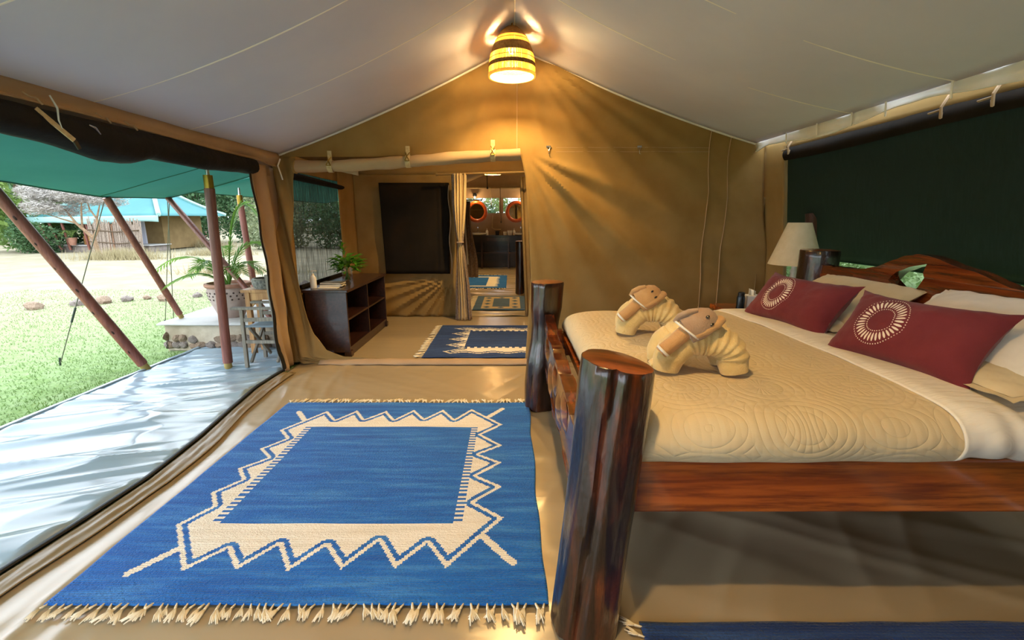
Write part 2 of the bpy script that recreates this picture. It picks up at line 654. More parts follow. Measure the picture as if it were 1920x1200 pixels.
def cushion_mat():
    """maroon cotton with a white printed sunburst; local x is the width, z the height"""
    t = NT('maroon_sunburst_cotton')
    tc = t.n('ShaderNodeTexCoord')
    sep = t.n('ShaderNodeSeparateXYZ')
    t.l(tc.outputs['Object'], sep.inputs[0])
    x = t.math('SUBTRACT', sep.outputs[0], -.08)
    z = t.math('SUBTRACT', sep.outputs[2], .005)
    x = t.math('DIVIDE', x, .105)
    z = t.math('DIVIDE', z, .115)
    r = t.math('SQRT', t.math('ADD', t.math('MULTIPLY', x, x), t.math('MULTIPLY', z, z)))
    a = t.math('ARCTAN2', z, x)
    # rays
    s = t.math('ABSOLUTE', t.math('SINE', t.math('MULTIPLY', a, 17)))
    # half-angle width tapers at both ends of a ray
    taper = t.math('SUBTRACT', 1, t.math('POWER', t.math('ABSOLUTE', t.math('DIVIDE', t.math('SUBTRACT', r, .74), .17)), 2.))
    thr = t.math('SUBTRACT', 1.0, t.math('MULTIPLY', taper, .38))
    ray = t.math('MULTIPLY', t.math('GREATER_THAN', s, thr), t.math('GREATER_THAN', taper, .02))

    def dots(rad, k, w):
        d = t.math('ABSOLUTE', t.math('SUBTRACT', r, rad))
        c = t.math('DIVIDE', t.math('ARCCOSINE', t.math('ABSOLUTE', t.math('COSINE', t.math('MULTIPLY', a, k / 2)))), k / 2)
        c = t.math('MULTIPLY', c, rad)
        q = t.math('SQRT', t.math('ADD', t.math('MULTIPLY', d, d), t.math('MULTIPLY', c, c)))
        return t.math('LESS_THAN', q, w)
    m = t.math('MAXIMUM', ray, t.math('MAXIMUM', dots(1.0, 62, .022), dots(.5, 36, .022)))
    front = t.math('LESS_THAN', sep.outputs[1], 0.0)
    m = t.math('MULTIPLY', m, front)
    base = t.ramp(t.noise(t.coord((1, 1, 1)), 6, 4), [(.3, lin('66242A')), (.7, lin('722C32'))])
    t.set(Base_Color=t.mix(m, base, lin('EADCC8')), Roughness=.85, Specular_IOR_Level=.2, Sheen_Weight=.15)
    b = t.bump(t.noise(t.coord((1, 1, 1)), 9, 4), .35, .015)
    t.set(Normal=t.bump(t.noise(t.coord((1, 1, 1)), 260, 2), .25, .002, b))
    return t.m


M['cushion'] = cushion_mat()

# ------------------------------------------------------------------ tent shell
RIDGE = (.02, 2.87)
EAVE_L = (-2.16, 1.96)
EAVE_R = (2.2, 2.07)
BACK = 4.45


def roof_z(x, y=BACK):
    e = EAVE_L if x < RIDGE[0] else EAVE_R
    t = (x - RIDGE[0]) / (e[0] - RIDGE[0])
    sag = (.05 + .06 * ss(4.45, 3.3, y)) * 4 * t * (1 - t) if 0 < t < 1 else 0
    return lerp(RIDGE[1], e[1], t) - sag


# ceiling liner
mb = MB()
for e, nu in ((EAVE_L, 24), (EAVE_R, 24)):
    def f(u, v, e=e):
        x = lerp(RIDGE[0], e[0], u)
        y = lerp(-1.0, BACK + .01, v)
        z = roof_z(x, y) + .006 * nz(x * 1.2, y * 1.2) * math.sin(math.pi * u)
        return (x, y, z)
    mb.grid(f, nu, 48, flip=e is EAVE_R)
ceiling = struct(mb.build('ceiling', M['liner'], solid=.004, off=1, fixn=False), 'off-white fabric roof liner of the tent')
for yy in (2.5, 3.22, 1.7):
    for e in (EAVE_L, EAVE_R):
        mb = MB()
        pts = [(lerp(RIDGE[0], e[0], i / 20), yy, roof_z(lerp(RIDGE[0], e[0], i / 20), yy) - .003) for i in range(21)]
        mb.tube(pts, .006, 6, flat=.5)
        mb.build('seam', M['seam'], ceiling)
mb = MB()
mb.tube([(RIDGE[0], y, RIDGE[1] - .004) for y in (-1, 1, 3, BACK)], .006, 6)
mb.build('ridge_seam', M['seam'], ceiling)
for e in (EAVE_L, EAVE_R):
    mb = MB()
    mb.tube([(lerp(RIDGE[0], e[0], i / 20), BACK - .012, roof_z(lerp(RIDGE[0], e[0], i / 20)) - .006) for i in range(21)], .011, 8)
    mb.build('rear_hem', M['valance'], ceiling)

# valances
def valance_r(u, v):
    y = lerp(-1.0, BACK - .01, u)
    z0 = 2.075 + .008 * math.sin(y * 5)
    drop = .075 + .018 * math.sin(y * 3.7 + 1) + .012 * nz(y * 4, 3)
    if y > 4.2:
        drop += .03 * ss(4.2, 4.44, y)
    return (2.2 + .02 * math.sin(v * 3) + .012 * nz(y * 5, v), y, z0 - drop * v)


struct(MB().grid(valance_r, 120, 6).build('trim_1', M['valance'], solid=.004), 'white scalloped valance along the right eave')
for yy in (3.93, 3.2, 2.92, 2.5, 3.55, 2.1):
    MB().bar((2.185, yy, 2.07), (2.2, yy + .01, 1.99), .012, .004, up=(1, 0, 0)).build('seam', M['seam'], bpy.data.objects['trim_1'])


def valance_l(u, v):
    y = lerp(-1.0, BACK - .06, u)
    a = v * 1.0
    drop = .115 + .012 * math.sin(y * 2.1) + .03 * ss(4.0, 4.3, y)
    bulge = .045 * math.sin(math.pi * min(1, v * 1.15)) + .012 * nz(y * 3, v * 2)
    x = EAVE_L[0] + .05 * v + bulge + .006 * math.sin(v * 9 + y * 2)
    z = 2.005 - drop * v + .012 * (1 - v)
    return (x, y, z)


struct(MB().grid(valance_l, 110, 14).build('trim_2', M['canvas_tan'], solid=.004), 'tan canvas pelmet along the left eave')


# back wall with the doorway
def wall_disp(x, z):
    d = 0
    r = math.hypot(x - .03, z - 2.9)
    p = math.atan2(x - .03, 2.9 - z)
    for pi_, w, a in ((.30, .05, .014), (.62, .06, .022), (.78, .05, .028), (.95, .045, .03), (1.07, .04, .02), (-.5, .07, .012), (-.95, .05, .015)):
        d += a * math.exp(-((p - pi_) / w) ** 2) * ss(.1, .7, r) * ss(3.4, 1.4, r)
    r = math.hypot(x - .08, z - 2.02)
    p = math.atan2(x - .08, 2.02 - z)
    for pi_, w, a in ((.14, .04, .012), (.32, .06, .02), (.54, .07, .035), (.70, .05, -.025), (.86, .075, .065), (1.04, .06, -.03), (1.2, .07, .035)):
        d += a * math.exp(-((p - pi_) / w) ** 2) * ss(.05, .6, r) * ss(3.4, 2.2, r)
    d += .02 * nz(x * .9, z * .9, 5) + .006 * nz(x * 3 + z * 2.5, z * 1.2 - x, 2)
    if x > 1.8:
        d += .012 * nz((x + z * .8) * 8, z * 1.2, 8) * ss(1.8, 2.0, x)
    if x < -1.9:
        q = ss(-1.85, -2.1, x) * ss(2.1, 1.7, z)
        d += q * (.03 * math.sin((x * 9 + z * 1.1) * 5) + .02)
    return d


EDGE_L = [(0, .05), (.035, -1.25), (.06, -1.65), (.13, -1.83), (.295, -1.945), (.46, -2.0), (.64, -2.035), (.85, -2.055), (1.05, -2.07), (1.45, -2.04), (1.95, -1.97)]
EDGE_R = [(0, .13), (.43, .157), (.85, .18), (1.25, .161), (1.78, .123), (1.95, .085)]
mb = MB()
XL = interp(EDGE_R, 1.95)


def xr(z):
    return 2.3 + .23 * ss(2.04, 0, z)


def f(u, v):
    x = lerp(-2.2, XL, u)
    z = lerp(1.95, max(1.955, roof_z(x) + .03), v)
    return (x, BACK - wall_disp(x, z), z)


mb.grid(f, 60, 26)


def f(u, v):
    x = lerp(XL, xr(1.95), u)
    z = lerp(1.95, max(1.955, roof_z(x) + .03), v)
    return (x, BACK - wall_disp(x, z), z)


mb.grid(f, 110, 26)


def f(u, v):
    z = 1.95 * v ** 1.25
    x = lerp(-2.2, interp(EDGE_L, z), u)
    return (x, BACK - wall_disp(x, z) - .05 * ss(.5, 0, z) * ss(-2.2, -1.9, x) * ss(-1.2, -1.8, x), z)


mb.grid(f, 30, 60)


def f(u, v):
    z = 1.95 * v
    x = lerp(interp(EDGE_R, z), xr(z), u)
    return (x, BACK - wall_disp(x, z), z)


mb.grid(f, 110, 90)
mb.weld = True
wall_back = struct(mb.build('wall_back', M['canvas'], solid=.004, off=1), 'khaki canvas partition with a wide doorway')
# seams on the partition
for x0, zt in ((1.80, 2.2), (1.98, 2.12)):
    mb = MB()
    mb.tube([(x0 + .012 * math.sin(k * .8), BACK - wall_disp(x0, zt * k / 24) - .006, zt * k / 24) for k in range(1, 25)], .007, 6, flat=.5)
    mb.build('seam', M['canvas_tan'], wall_back)
for za in (2.03, 1.995):
    mb = MB()
    mb.tube([(lerp(.4, 1.8, k / 24), BACK - wall_disp(lerp(.4, 1.8, k / 24), za) - .003, za) for k in range(25)], .0025, 5)
    mb.build('seam', M['canvas_tan'], wall_back)
mb = MB()
mb.tube([(.045, BACK - wall_disp(.045, lerp(2.0, 2.8, k / 12)) - .006, lerp(2.0, 2.8, k / 12)) for k in range(13)], .005, 6)
mb.build('seam', M['canvas_tan'], wall_back)
for x0, z0 in ((.33, 2.03), (1.15, 2.03)):
    mb = MB()
    yk = BACK - wall_disp(x0, z0) - .012
    mb.bb(x0 - .02, x0 + .02, yk - .003, yk + .003, z0, z0 + .015)
    mb.tube([(x0 - .015, yk, z0), (x0, yk - .01, z0 - .035), (x0 + .015, yk, z0)], .003, 6)
    mb.tube([(x0, yk - .01, z0 - .03), (x0, yk - .015, z0 - .055), (x0 + .012, yk - .02, z0 - .06)], .003, 6)
    mb.build('hook', M['steel'], wall_back)
# rolled-up door flap over the doorway
pts, rr = [], []
for k in range(49):
    t = k / 48
    x = lerp(-1.95, .075, t)
    z = float(np.interp(x, [-1.95, -1.63, -.93, -.17, .08], [1.855, 1.862, 1.902, 1.955, 1.962]))
    pinch = sum(math.exp(-((x - c) / .05) ** 2) for c in (-1.63, -.93, -.17))
    pts.append((x, BACK - .075, z + .008 * nz(x * 5, 1)))
    rr.append(.052 - .008 * pinch + .006 * nz(x * 6, 7))
mb = MB()
mb.tube(pts, rr, 16, fn=lambda a, t: 1 + .06 * math.sin(3 * a + t * 9))
roll = mb.build('rolled_door_flap', M['canvas_tan'], wall_back, ang=60)
for c, z in ((-1.63, 1.862), (-.93, 1.902), (-.17, 1.955)):
    mb = MB()
    mb.lathe([(.05, -.022), (.054, -.022), (.054, .022), (.05, .022)], 18, closed=True)
    mb.v = [(c + p[2], BACK - .075 + p[0], z + p[1]) for p in mb.v]
    mb.bb(c - .018, c + .018, BACK - .09, BACK - .082, z + .045, z + .13)
    mb.build('strap', M['web'], roll)
    mb = MB()
    for s_ in (-1, 1):
        mb.tube([(c - .02 * s_, BACK - .14, z + .0), (c, BACK - .135, z + .04), (c + .018 * s_, BACK - .1, z + .075)], .004, 6)
    mb.tube([(c - .018, BACK - .135, z), (c + .018, BACK - .135, z)], .004, 6)
    mb.build('buckle', M['brass'], roll)
MB().lathe([(.04, 0), (.056, 0), (.056, .03), (.04, .03)], 18, closed=True)
mb = MB()
mb.lathe([(.0, 0), (.055, 0), (.058, .02), (.05, .03), (0, .03)], 18)
mb.v = [(-1.965 + p[2], BACK - .075 + p[0], 1.855 + p[1]) for p in mb.v]
mb.build('roll_end', M['canvas'], roll)
# loose canvas tab left of the door and tie tape
mb = MB()
mb.grid(lambda u, v: (lerp(-1.63, -1.42, u), BACK + .03, lerp(1.855 - .02 * (1 - u), 1.79 + .045 * (1 - u), v)), 6, 3)
mb.build('loose_tab', M['canvas_tan'], wall_back, solid=.003)
mb = MB()
mb.tube([(-2.06, BACK - .12, 1.92), (-2.075, BACK - .14, 1.86), (-2.06, BACK - .14, 1.80), (-2.05, BACK - .13, 1.74)], .006, 6)
mb.build('tie_tape', M['valance'], wall_back)
# door sill
mb = MB()
mb.grid(lambda u, v: (lerp(-1.9, .2, u), BACK - .10 + .16 * v, .035 * math.sin(math.pi * v) + .006 * nz(u * 12, v * 2) + .003), 50, 8)
mb.build('sill', M['canvas_tan'], wall_back, solid=.004)


# right wall with the long gauze window
def wx(z):
    return 2.3 + .23 * (2.04 - z) / 2.04


mb = MB()
for y0, y1, z0, z1, nu, nv in ((4.12, BACK + .02, 0, 2.09, 6, 30), (-1, 4.12, 1.98, 2.09, 40, 4), (-1, 4.12, 0, .72, 40, 8), (-1, .45, .72, 1.98, 8, 10)):
    mb.grid(lambda u, v, q=(y0, y1, z0, z1): (wx(lerp(q[2], q[3], v)) + .008 * nz(lerp(q[0], q[1], u) * 2, lerp(q[2], q[3], v) * 2), lerp(q[0], q[1], u), lerp(q[2], q[3], v)), nu, nv)
wall_right = struct(mb.build('wall_right', M['canvas'], solid=.004, off=0), 'khaki canvas side wall behind the bed')
win1 = struct(MB().grid(lambda u, v: (wx(lerp(.7, 2.0, v)) + .012 + .01 * nz(u * 9, v * 3) + .012 * math.exp(-((v - .72 - .05 * u) / .03) ** 2), lerp(.43, 4.14, u), lerp(.7, 2.0, v)), 60, 30).build('window_1', M['screen_r']), 'long dark green gauze window behind the headboard')
mb = MB()
mb.grid(lambda u, v: (wx(1.94) - .004 - .022 * math.sin(math.pi * v) - .004 * nz(u * 30, v * 2), lerp(.43, 4.13, u), lerp(1.885 - .01 * math.sin(u * 9), 1.985, v)), 60, 8)
mb.build('rolled_blind', M['black_cloth'], win1)
mb = MB()
mb.bb(wx(1.35) - .012, wx(1.35) + .012, 4.115, 4.135, .7, 2.0)
mb.v = [(p[0] - wx(1.35) + wx(p[2]), p[1], p[2]) for p in mb.v]
mb.build('window_hem', M['canvas_dark'], win1)
for yy in (2.62, 4.0, 2.35):
    mb = MB()
    x = wx(1.98)
    mb.tube([(x - .02, yy, 2.03), (x - .06, yy - .01, 1.97), (x - .05, yy - .005, 1.92), (x - .03, yy + .02, 1.95)], .008, 6)
    mb.tube([(x - .05, yy, 1.96), (x - .07, yy + .05, 1.95)], .012, 6, flat=.4)
    mb.build('tie_tape', M['canvas_tan'], wall_right)

# left wall: header, rolled black gauze door, corner strip with the zip
mb = MB()
mb.grid(lambda u, v: (-2.19, lerp(-1, BACK, u), lerp(1.78, 2.05, v)), 30, 4)
ZIP = [(0, 4.14), (.04, 4.14), (.21, 4.08), (.52, 4.05), (.9, 4.04), (1.31, 4.0), (1.8, 3.94)]


def f(u, v):
    z = 1.85 * v
    y0 = interp(ZIP, z) + .012 * math.sin(z * 14)
    y = lerp(y0, BACK - .0, u)
    x = -2.12 - .07 * u + .03 * math.sin(u * 11 + z * 1.5) * ss(0, .2, u) * (1 - u * .3) - .01 * nz(z * 4, u * 3)
    return (x, y, z)


mb.grid(f, 26, 50)
wall_left = struct(mb.build('wall_left', M['canvas_tan'], solid=.004, off=0), 'tan canvas corner strip beside the verandah opening')
pts, rr = [], []
for k in range(81):
    y = lerp(-1, 3.97, k / 80)
    zb = float(np.interp(y, [-1, 1, 1.8, 2.02, 2.3, 2.53, 2.7, 2.85, 3.3, 3.95], [1.74, 1.73, 1.75, 1.752, 1.735, 1.70, 1.70, 1.745, 1.735, 1.755]))
    r_ = (1.885 - zb) / 2
    pts.append((-2.13 + .008 * nz(y * 3, 3), y, 1.885 - r_))
    rr.append(r_ + .004 * nz(y * 7, 9))
mb = MB()
mb.tube(pts, rr, 18, fn=lambda a, t: 1 + .07 * math.sin(2 * a + 14 * t) + .04 * math.sin(5 * a - 20 * t))
groll = mb.build('rolled_gauze_door', M['black_mesh'], wall_left, ang=60)
mb = MB()
mb.bar((-2.075, 2.17, 1.87), (-2.03, 2.28, 1.755), .022, .006, up=(1, 0, 0))
mb.build('strap', M['web'], groll)
mb = MB()
mb.bar((-2.03, 2.28, 1.755), (-2.03, 2.3, 1.72), .02, .006, up=(1, 0, 0))
mb.build('strap_tip', M['black_tape'], groll)
mb = MB()
mb.tube([(-2.03, 2.2, 1.93), (-2.02, 2.215, 1.88), (-2.02, 2.21, 1.83), (-2.02, 2.22, 1.795)], [.009, .012, .01, .003], 8, flat=.25)
mb.build('white_tape', M['valance'], wall_left)
for y0, z0 in ((2.1, 1.91), (2.45, 1.90), (2.62, 1.895)):
    mb = MB()
    mb.tube([(-2.05, y0, z0 + .01), (-2.04, y0 + .02, z0 - .005), (-2.045, y0 + .05, z0), (-2.04, y0 + .07, z0 - .025)], .006, 6, flat=.5)
    mb.build('tie_tape', M['canvas_tan'], wall_left)
mb = MB()
mb.tube([(-2.052, 2.4, 1.845), (-2.045, 2.425, 1.835), (-2.045, 2.45, 1.81)], [.004, .007, .003], 8)
mb.build('zip_pull', M['steel'], groll)
# black zip down the strip
mb = MB()
mb.tube([(-2.125 + .006 * nz(k, 3), interp(ZIP, 1.8 * k / 60) + .012 * math.sin(1.8 * k / 60 * 14) - .004, 1.8 * k / 60) for k in range(1, 61)], [.015 + .008 * abs(nz(k * .3, 1)) + .012 * ss(30, 12, k) for k in range(1, 61)], 8, flat=.4)
mb.build('zip', M['black_tape'], wall_left)

# front gable behind the camera
mb = MB()
for xa, xb, za in ((-2.2, -1.9, 0.), (-1.9, -.35, 1.9), (-.35, 2.5, 0.)):
    mb.grid(lambda u, v, q=(xa, xb, za): (lerp(q[0], q[1], u), -1.0, lerp(q[2], max(q[2] + .05, roof_z(lerp(q[0], q[1], u), 0)), v)), 12, 8)
struct(mb.build('wall_front', M['canvas'], solid=.004), 'khaki canvas front gable with an open doorway')

# floors
ZPATH = [(-1.0, -2.1), (1.0, -2.09), (1.61, -2.063), (1.9, -2.03), (2.3, -2.004), (2.8, -2.041), (3.2, -2.10), (3.69, -2.165), (4.07, -2.161), (4.16, -2.14)]


def floor_z(x, y):
    w = 1 - abs(nz(x * 1.1 + y * .6, y * 2.2 - x * .8, 1))
    return .003 * w ** 6 - .004


def f(u, v):
    y = lerp(-1, BACK + .02, v)
    x = lerp(interp(ZPATH, y) + .01, 2.55, u)
    k = .35 + .8 * ss(.2, .6, x)
    a, b = x * .86 - y * .5, x * .5 + y * .86
    cr = max(0, 1 - abs(nz(a * .35, b * 3.6, 4)) * 4.5) ** 1.3
    cr2 = max(0, 1 - abs(nz(a * 3.2 + 4, b * .4 - a * .5, 7)) * 5) ** 1.3
    e0 = interp(ZPATH, y)
    edge = .010 * max(0, 1 - abs(nz(x * 6 + y * .9, y * 1.1, 3)) * 3.5) * ss(e0 + .24, e0 + .34, x) * ss(-1.4, -1.6, x)
    z = -.003 + k * (.009 * cr + .007 * cr2) + edge
    on_rug = ss(-1.76, -1.7, x) * ss(.2, .08, x) * ss(1.36, 1.45, y) * ss(3.5, 3.35, y)
    z = lerp(z, -.006, on_rug)
    return (x, y, lerp(-.012, z, ss(e0 + .16, e0 + .26, x)) - .005)


floor = struct(MB().grid(f, 230, 270).build('floor', M['pvc_in'], solid=.003, off=-1), 'tan wrinkled groundsheet')
# raised hem beside the verandah zip
HP = [(0, .0), (.015, .012), (.03, .018), (.05, .012), (.075, .004), (.10, .014), (.12, .016), (.15, .004), (.2, .0)]


def f(u, v):
    y = lerp(-1, 4.12, u)
    o, h = lerp(0, .2, v), interp(HP, .2 * v)
    k = 1 + .5 * nz(y * 2.3, v * 2, 3)
    return (interp(ZPATH, y) + .012 + o * .62 * (1 + .25 * nz(y * 1.7, 2)), y, .42 * h * k + .006 * nz(y * 9 + v * 3, v * 4) * math.sin(math.pi * v))


mb = MB().grid(f, 160, 16)
hem = mb.build('hem', M['hem'], floor, solid=.003)
mb = MB()
mb.tube([(x, y, .014) for y, x in [(lerp(-1, 4.16, k / 70), interp(ZPATH, lerp(-1, 4.16, k / 70))) for k in range(71)]], .014, 8, flat=.7)
mb.build('zip', M['black_tape'], floor)


# verandah groundsheet
def ver_z(x, y):
    a, b = x * .9 + y * .42, -x * .42 + y * .9
    w1 = max(0, 1 - 3.2 * abs(nz(a * .55 + 3, b * 3.2, 1)))
    w2 = max(0, 1 - 3.0 * abs(nz(a * 1.0, b * 6.0 + a * .4, 6)))
    w3 = nz(a * .9, b * 2.0, 9)
    return .024 * w1 ** 1.4 + .014 * w2 ** 1.4 + .016 * w3


def f(u, v):
    y = lerp(-1, 5.0, v)
    x1 = interp(ZPATH, min(y, 4.1)) if y < 4.1 else lerp(-2.15, -2.2, (y - 4.1) / .9)
    x = lerp(-3.46 + .02 * nz(y * 2, 5), x1, u)
    e = ss(0, .06, u) * ss(1, .97, u)
    return (x, y, ver_z(x, y) * e + .004)


ver = struct(MB().grid(f, 130, 420).build('floor_verandah', M['pvc_out'], solid=.003), 'shiny wrinkled verandah groundsheet with daylight painted into its grey colour')
mb = MB()
mb.tube([(-3.465 + .02 * nz(lerp(-1, 5, k / 60) * 2, 5), lerp(-1, 5, k / 60), .012) for k in range(61)], .022, 8, flat=.6)
mb.build('edge', M['pvc_out'], ver)

# ---- ante-room and the tent beyond
FAR = 6.7
END = 13.75


def f(u, v):
    x, y = lerp(-2.5, 2.5, u), lerp(BACK + .02, FAR, v)
    return (x, y, -.004 + .003 * nz(x * 1.5, y * 3))


struct(MB().grid(f, 40, 40).build('floor_anteroom', M['pvc_in'], solid=.003, off=-1), 'tan groundsheet of the ante-room')


def f(u, v):
    x, y = lerp(-2.5, 2.5, u), lerp(FAR, END + .2, v)
    return (x, y, -.004 + .018 * max(0, 1 - 3.5 * abs(nz(x * .7 + y * .3, y * 3.0, 3))) ** 1.5)


struct(MB().grid(f, 60, 200).build('floor_next_tent', M['pvc_in'], solid=.003, off=-1), 'rippled groundsheet of the tent beyond')
mb = MB()
for e in (-2.3, 2.3):
    mb.grid(lambda u, v, e=e: (lerp(.02, e, u), lerp(BACK + .06, END + .2, v), lerp(2.9, 1.98, u)), 6, 8)
struct(mb.build('ceiling_beyond', M['canvas_dark'], solid=.004), 'khaki canvas roof over the rooms beyond')
# ante-room left wall with gauze window
mb = MB()
for y0, y1, z0, z1 in ((BACK, 4.75, 0, 2.02), (6.08, FAR, 0, 2.02), (4.75, 6.08, 0, .7), (4.75, 6.08, 1.86, 2.02)):
    mb.grid(lambda u, v, q=(y0, y1, z0, z1): (-2.2 + .01 * nz(lerp(q[0], q[1], u) * 4, lerp(q[2], q[3], v) * 3), lerp(q[0], q[1], u), lerp(q[2], q[3], v)), 8, 12)
wl2 = struct(mb.build('wall_anteroom_left', M['canvas'], solid=.004, off=0), 'khaki canvas wall with a gauze window')
win2 = struct(MB().grid(lambda u, v: (-2.205 + .01 * nz(u * 5, v * 2), lerp(4.74, 6.09, u), lerp(.69, 1.87, v)), 20, 16).build('window_2', M['screen_l']), 'grey gauze window above the sideboard')
mb = MB()
mb.tube([(-2.17, y, 1.815 - .02 * (y - 4.7)) for y in (4.72, 5.1, 5.5, 5.8, 6.1)], [.07, .066, .06, .055, .05], 12, flat=.5)
mb.build('rolled_blind', M['black_cloth'], win2)
mb = MB()
mb.bb(-2.19, -2.165, 4.75, 6.08, .70, .73)
mb.build('window_hem', M['black_cloth'], win2)
# far wall of the ante-room with black window panel and doorway
mb = MB()


def fw(x, z):
    r = math.hypot(x + .85, z - .62)
    p = math.atan2(-.85 - x, .62 - z)
    d = 0
    for pi_, w, a in ((.12, .07, .035), (.38, .06, .05), (.62, .06, .055), (.84, .05, .055), (1.04, .05, .05), (1.22, .05, .04), (1.38, .04, .03)):
        d += a * math.exp(-((p - pi_) / w) ** 2) * ss(.05, .3, r) * ss(1.5, .9, r)
    return d + .01 * nz(x * 2 + z, z * 3)


for x0, x1, z0, z1, nu, nv in ((-2.22, -.80, 0, 2.0, 60, 60), (.5, 2.4, 0, 2.0, 10, 10), (-2.22, 2.4, 2.0, 2.35, 20, 6)):
    mb.grid(lambda u, v, q=(x0, x1, z0, z1): (lerp(q[0], q[1], u), FAR - fw(lerp(q[0], q[1], u), lerp(q[2], q[3], v)), lerp(q[2], q[3], v)), nu, nv)
wf = struct(mb.build('wall_anteroom_far', M['canvas'], solid=.004, off=1), 'khaki canvas wall with a black blind and a doorway')
win3 = struct(MB().grid(lambda u, v: (lerp(-1.80, -.89, u) - .035 * v * (1 - u) + .02 * v * u, FAR - .07 - .015 * math.sin(u * 60) * ss(.75, 1, u) - .012 * nz(u * 4, v * 3), lerp(.632, 1.885, v)), 60, 20).build('window_3', M['black_cloth'], solid=.006), 'black blind covering the square window')
mb = MB()
mb.tube([(-.865 + .014 * math.sin(k * .9), FAR - .1, .63 + 1.22 * k / 14) for k in range(15)], .008, 6)
mb.build('blind_edge', M['canvas_tan'], win3)
for xw in (2.35,):
    mb = MB()
    mb.grid(lambda u, v: (xw, lerp(BACK, END + .2, u), 2.1 * v), 12, 4)
    struct(mb.build('wall_beyond_right', M['canvas_dark'], solid=.004), 'khaki canvas right wall of the rooms beyond')
mb = MB()
mb.grid(lambda u, v: (-2.3, lerp(FAR, END + .2, u), 2.1 * v), 12, 4)
struct(mb.build('wall_beyond_left', M['canvas_dark'], solid=.004), 'khaki canvas left wall of the tent beyond')
# end wall with the bathroom window
mb = MB()
for x0, x1, z0, z1 in ((-2.4, -1.30, 1.56, 1.98), (.75, 2.4, 1.56, 1.98), (-2.4, 2.4, 1.98, 2.3), (-2.4, 2.4, 0, 1.56), (-.37, -.25, 1.56, 1.98)):
    mb.grid(lambda u, v, q=(x0, x1, z0, z1): (lerp(q[0], q[1], u), END - .02 * nz(lerp(q[0], q[1], u) * 3 + v * 2, v * 3) - .01, lerp(q[2], q[3], v)), 16, 8)
mb.grid(lambda u, v: (lerp(-2.3, 2.3, u), END - .25, lerp(2.24, max(2.25, 2.92 - abs(lerp(-2.3, 2.3, u)) * .4), v)), 20, 6)
wend = struct(mb.build('wall_beyond_end', M['canvas_tan'], solid=.004), 'canvas end wall of the bathroom with a two-pane window')
mb = MB()
mb.bb(-2.3, 2.3, END - .28, END - .22, 2.225, 2.255)
mb.build('gable_hem', M['web'], wend)
win4 = struct(MB().bb(-1.3, -.37, END - .02, END - .015, 1.56, 1.98).bb(-.25, .75, END - .02, END - .015, 1.56, 1.98).build('window_4', mesh_screen('pale_gauze', '9AA8AC', .25), smooth=False), 'pale gauze bathroom window')

# ------------------------------------------------------------------ pendant lamps (and their light)
def make_pendant(top, label, watts, light_col=(1, .66, .26)):
    """woven bell shade hung from the ridge; top = point on the ridge"""
    root = thing('pendant_lamp', label, 'lamp', top, 'woven pendant lamps on the ridge')
    c = (top[0], top[1], top[2] - .385)      # rim level
    PROF = [(0, .178), (.06, .178), (.115, .172), (.17, .158), (.22, .138), (.27, .112), (.31, .082), (.34, .045)]

    def rad(z):
        return interp(PROF, z)

    def band(z0, z1, name, mat, th=.008, n=5):
        k = [lerp(z0, z1, i / n) for i in range(n + 1)]
        prof = [(rad(z) + th / 2, z) for z in k] + [(rad(z) - th / 2, z) for z in reversed(k)]
        mb = MB()
        mb.lathe(prof, 48, c, closed=True)
        return mb.build(name, mat, root, ang=50)
    band(-.006, .012, 'rim', M['straw_l'], .014)
    band(.058, .085, 'lower_band', M['straw_d'])
    band(.15, .215, 'middle_band', M['straw_d'])
    band(.268, .34, 'crown', M['straw_d'])
    mb = MB()
    for j in range(150):
        a = 2 * math.pi * (j + .35 * rnd.random()) / 150
        pts = [(c[0] + rad(z) * math.cos(a), c[1] + rad(z) * math.sin(a), c[2] + z) for z in (0, .06, .115, .17, .22, .28)]
        mb.tube(pts, [.0033, .0033, .0032, .003, .0028, .0026], 4, caps=False)
    tag(mb.build('sticks', M['straw_l'], root), kind='stuff')
    for z in (.115, .245):
        mb = MB()
        mb.tube([(c[0] + (rad(z) + .003) * math.cos(a), c[1] + (rad(z) + .003) * math.sin(a), c[2] + z) for a in [2 * math.pi * i / 40 for i in range(41)]], .0022, 5, caps=False)
        mb.build('hoop', M['straw_d'], root)
    mb = MB()
    mb.tube([(c[0], c[1], c[2] + .34), (c[0], c[1], top[2])], .006, 6)
    mb.lathe([(.02, .30), (.024, .31), (.045, .338), (0.0, .35)], 14, c)
    mb.build('cord', M['straw_d'], root)
    mb = MB()
    mb.lathe([(0, .155), (.018, .16), (.03, .18), (.03, .195), (.02, .215), (.014, .235), (.014, .26), (0, .26)], 16, c)
    bulb = mb.build('bulb', M['bulb'], root)
    ld = bpy.data.lights.new('bulb_light', 'POINT')
    ld.energy = watts
    ld.color = light_col
    ld.shadow_soft_size = .038
    lo = bpy.data.objects.new('bulb_light', ld)
    COL.objects.link(lo)
    lo.parent = root
    lo.location = (0, 0, -.385 + .125)
    return root


make_pendant((0.0, 3.93, 2.868), 'glowing woven straw pendant lamp at the peak of the white ceiling', PENDANT_W)
make_pendant((0.0, .72, 2.868), 'woven straw pendant lamp over the front of the big blue rug', PENDANT_W * 1.05)
make_pendant((-.1, 5.6, 2.88), 'woven straw pendant lamp in the ante-room above the sideboard', PENDANT_W * 1.8)
make_pendant((-.42, 10.4, 2.72), 'woven straw pendant lamp in the tent beyond the curtain', PENDANT_W * 1.8)

# ------------------------------------------------------------------ bed
bed = thing('bed', 'rustic log bed with four thick varnished posts and a live-edge headboard', 'bed', (1.2, 2.38, 0))


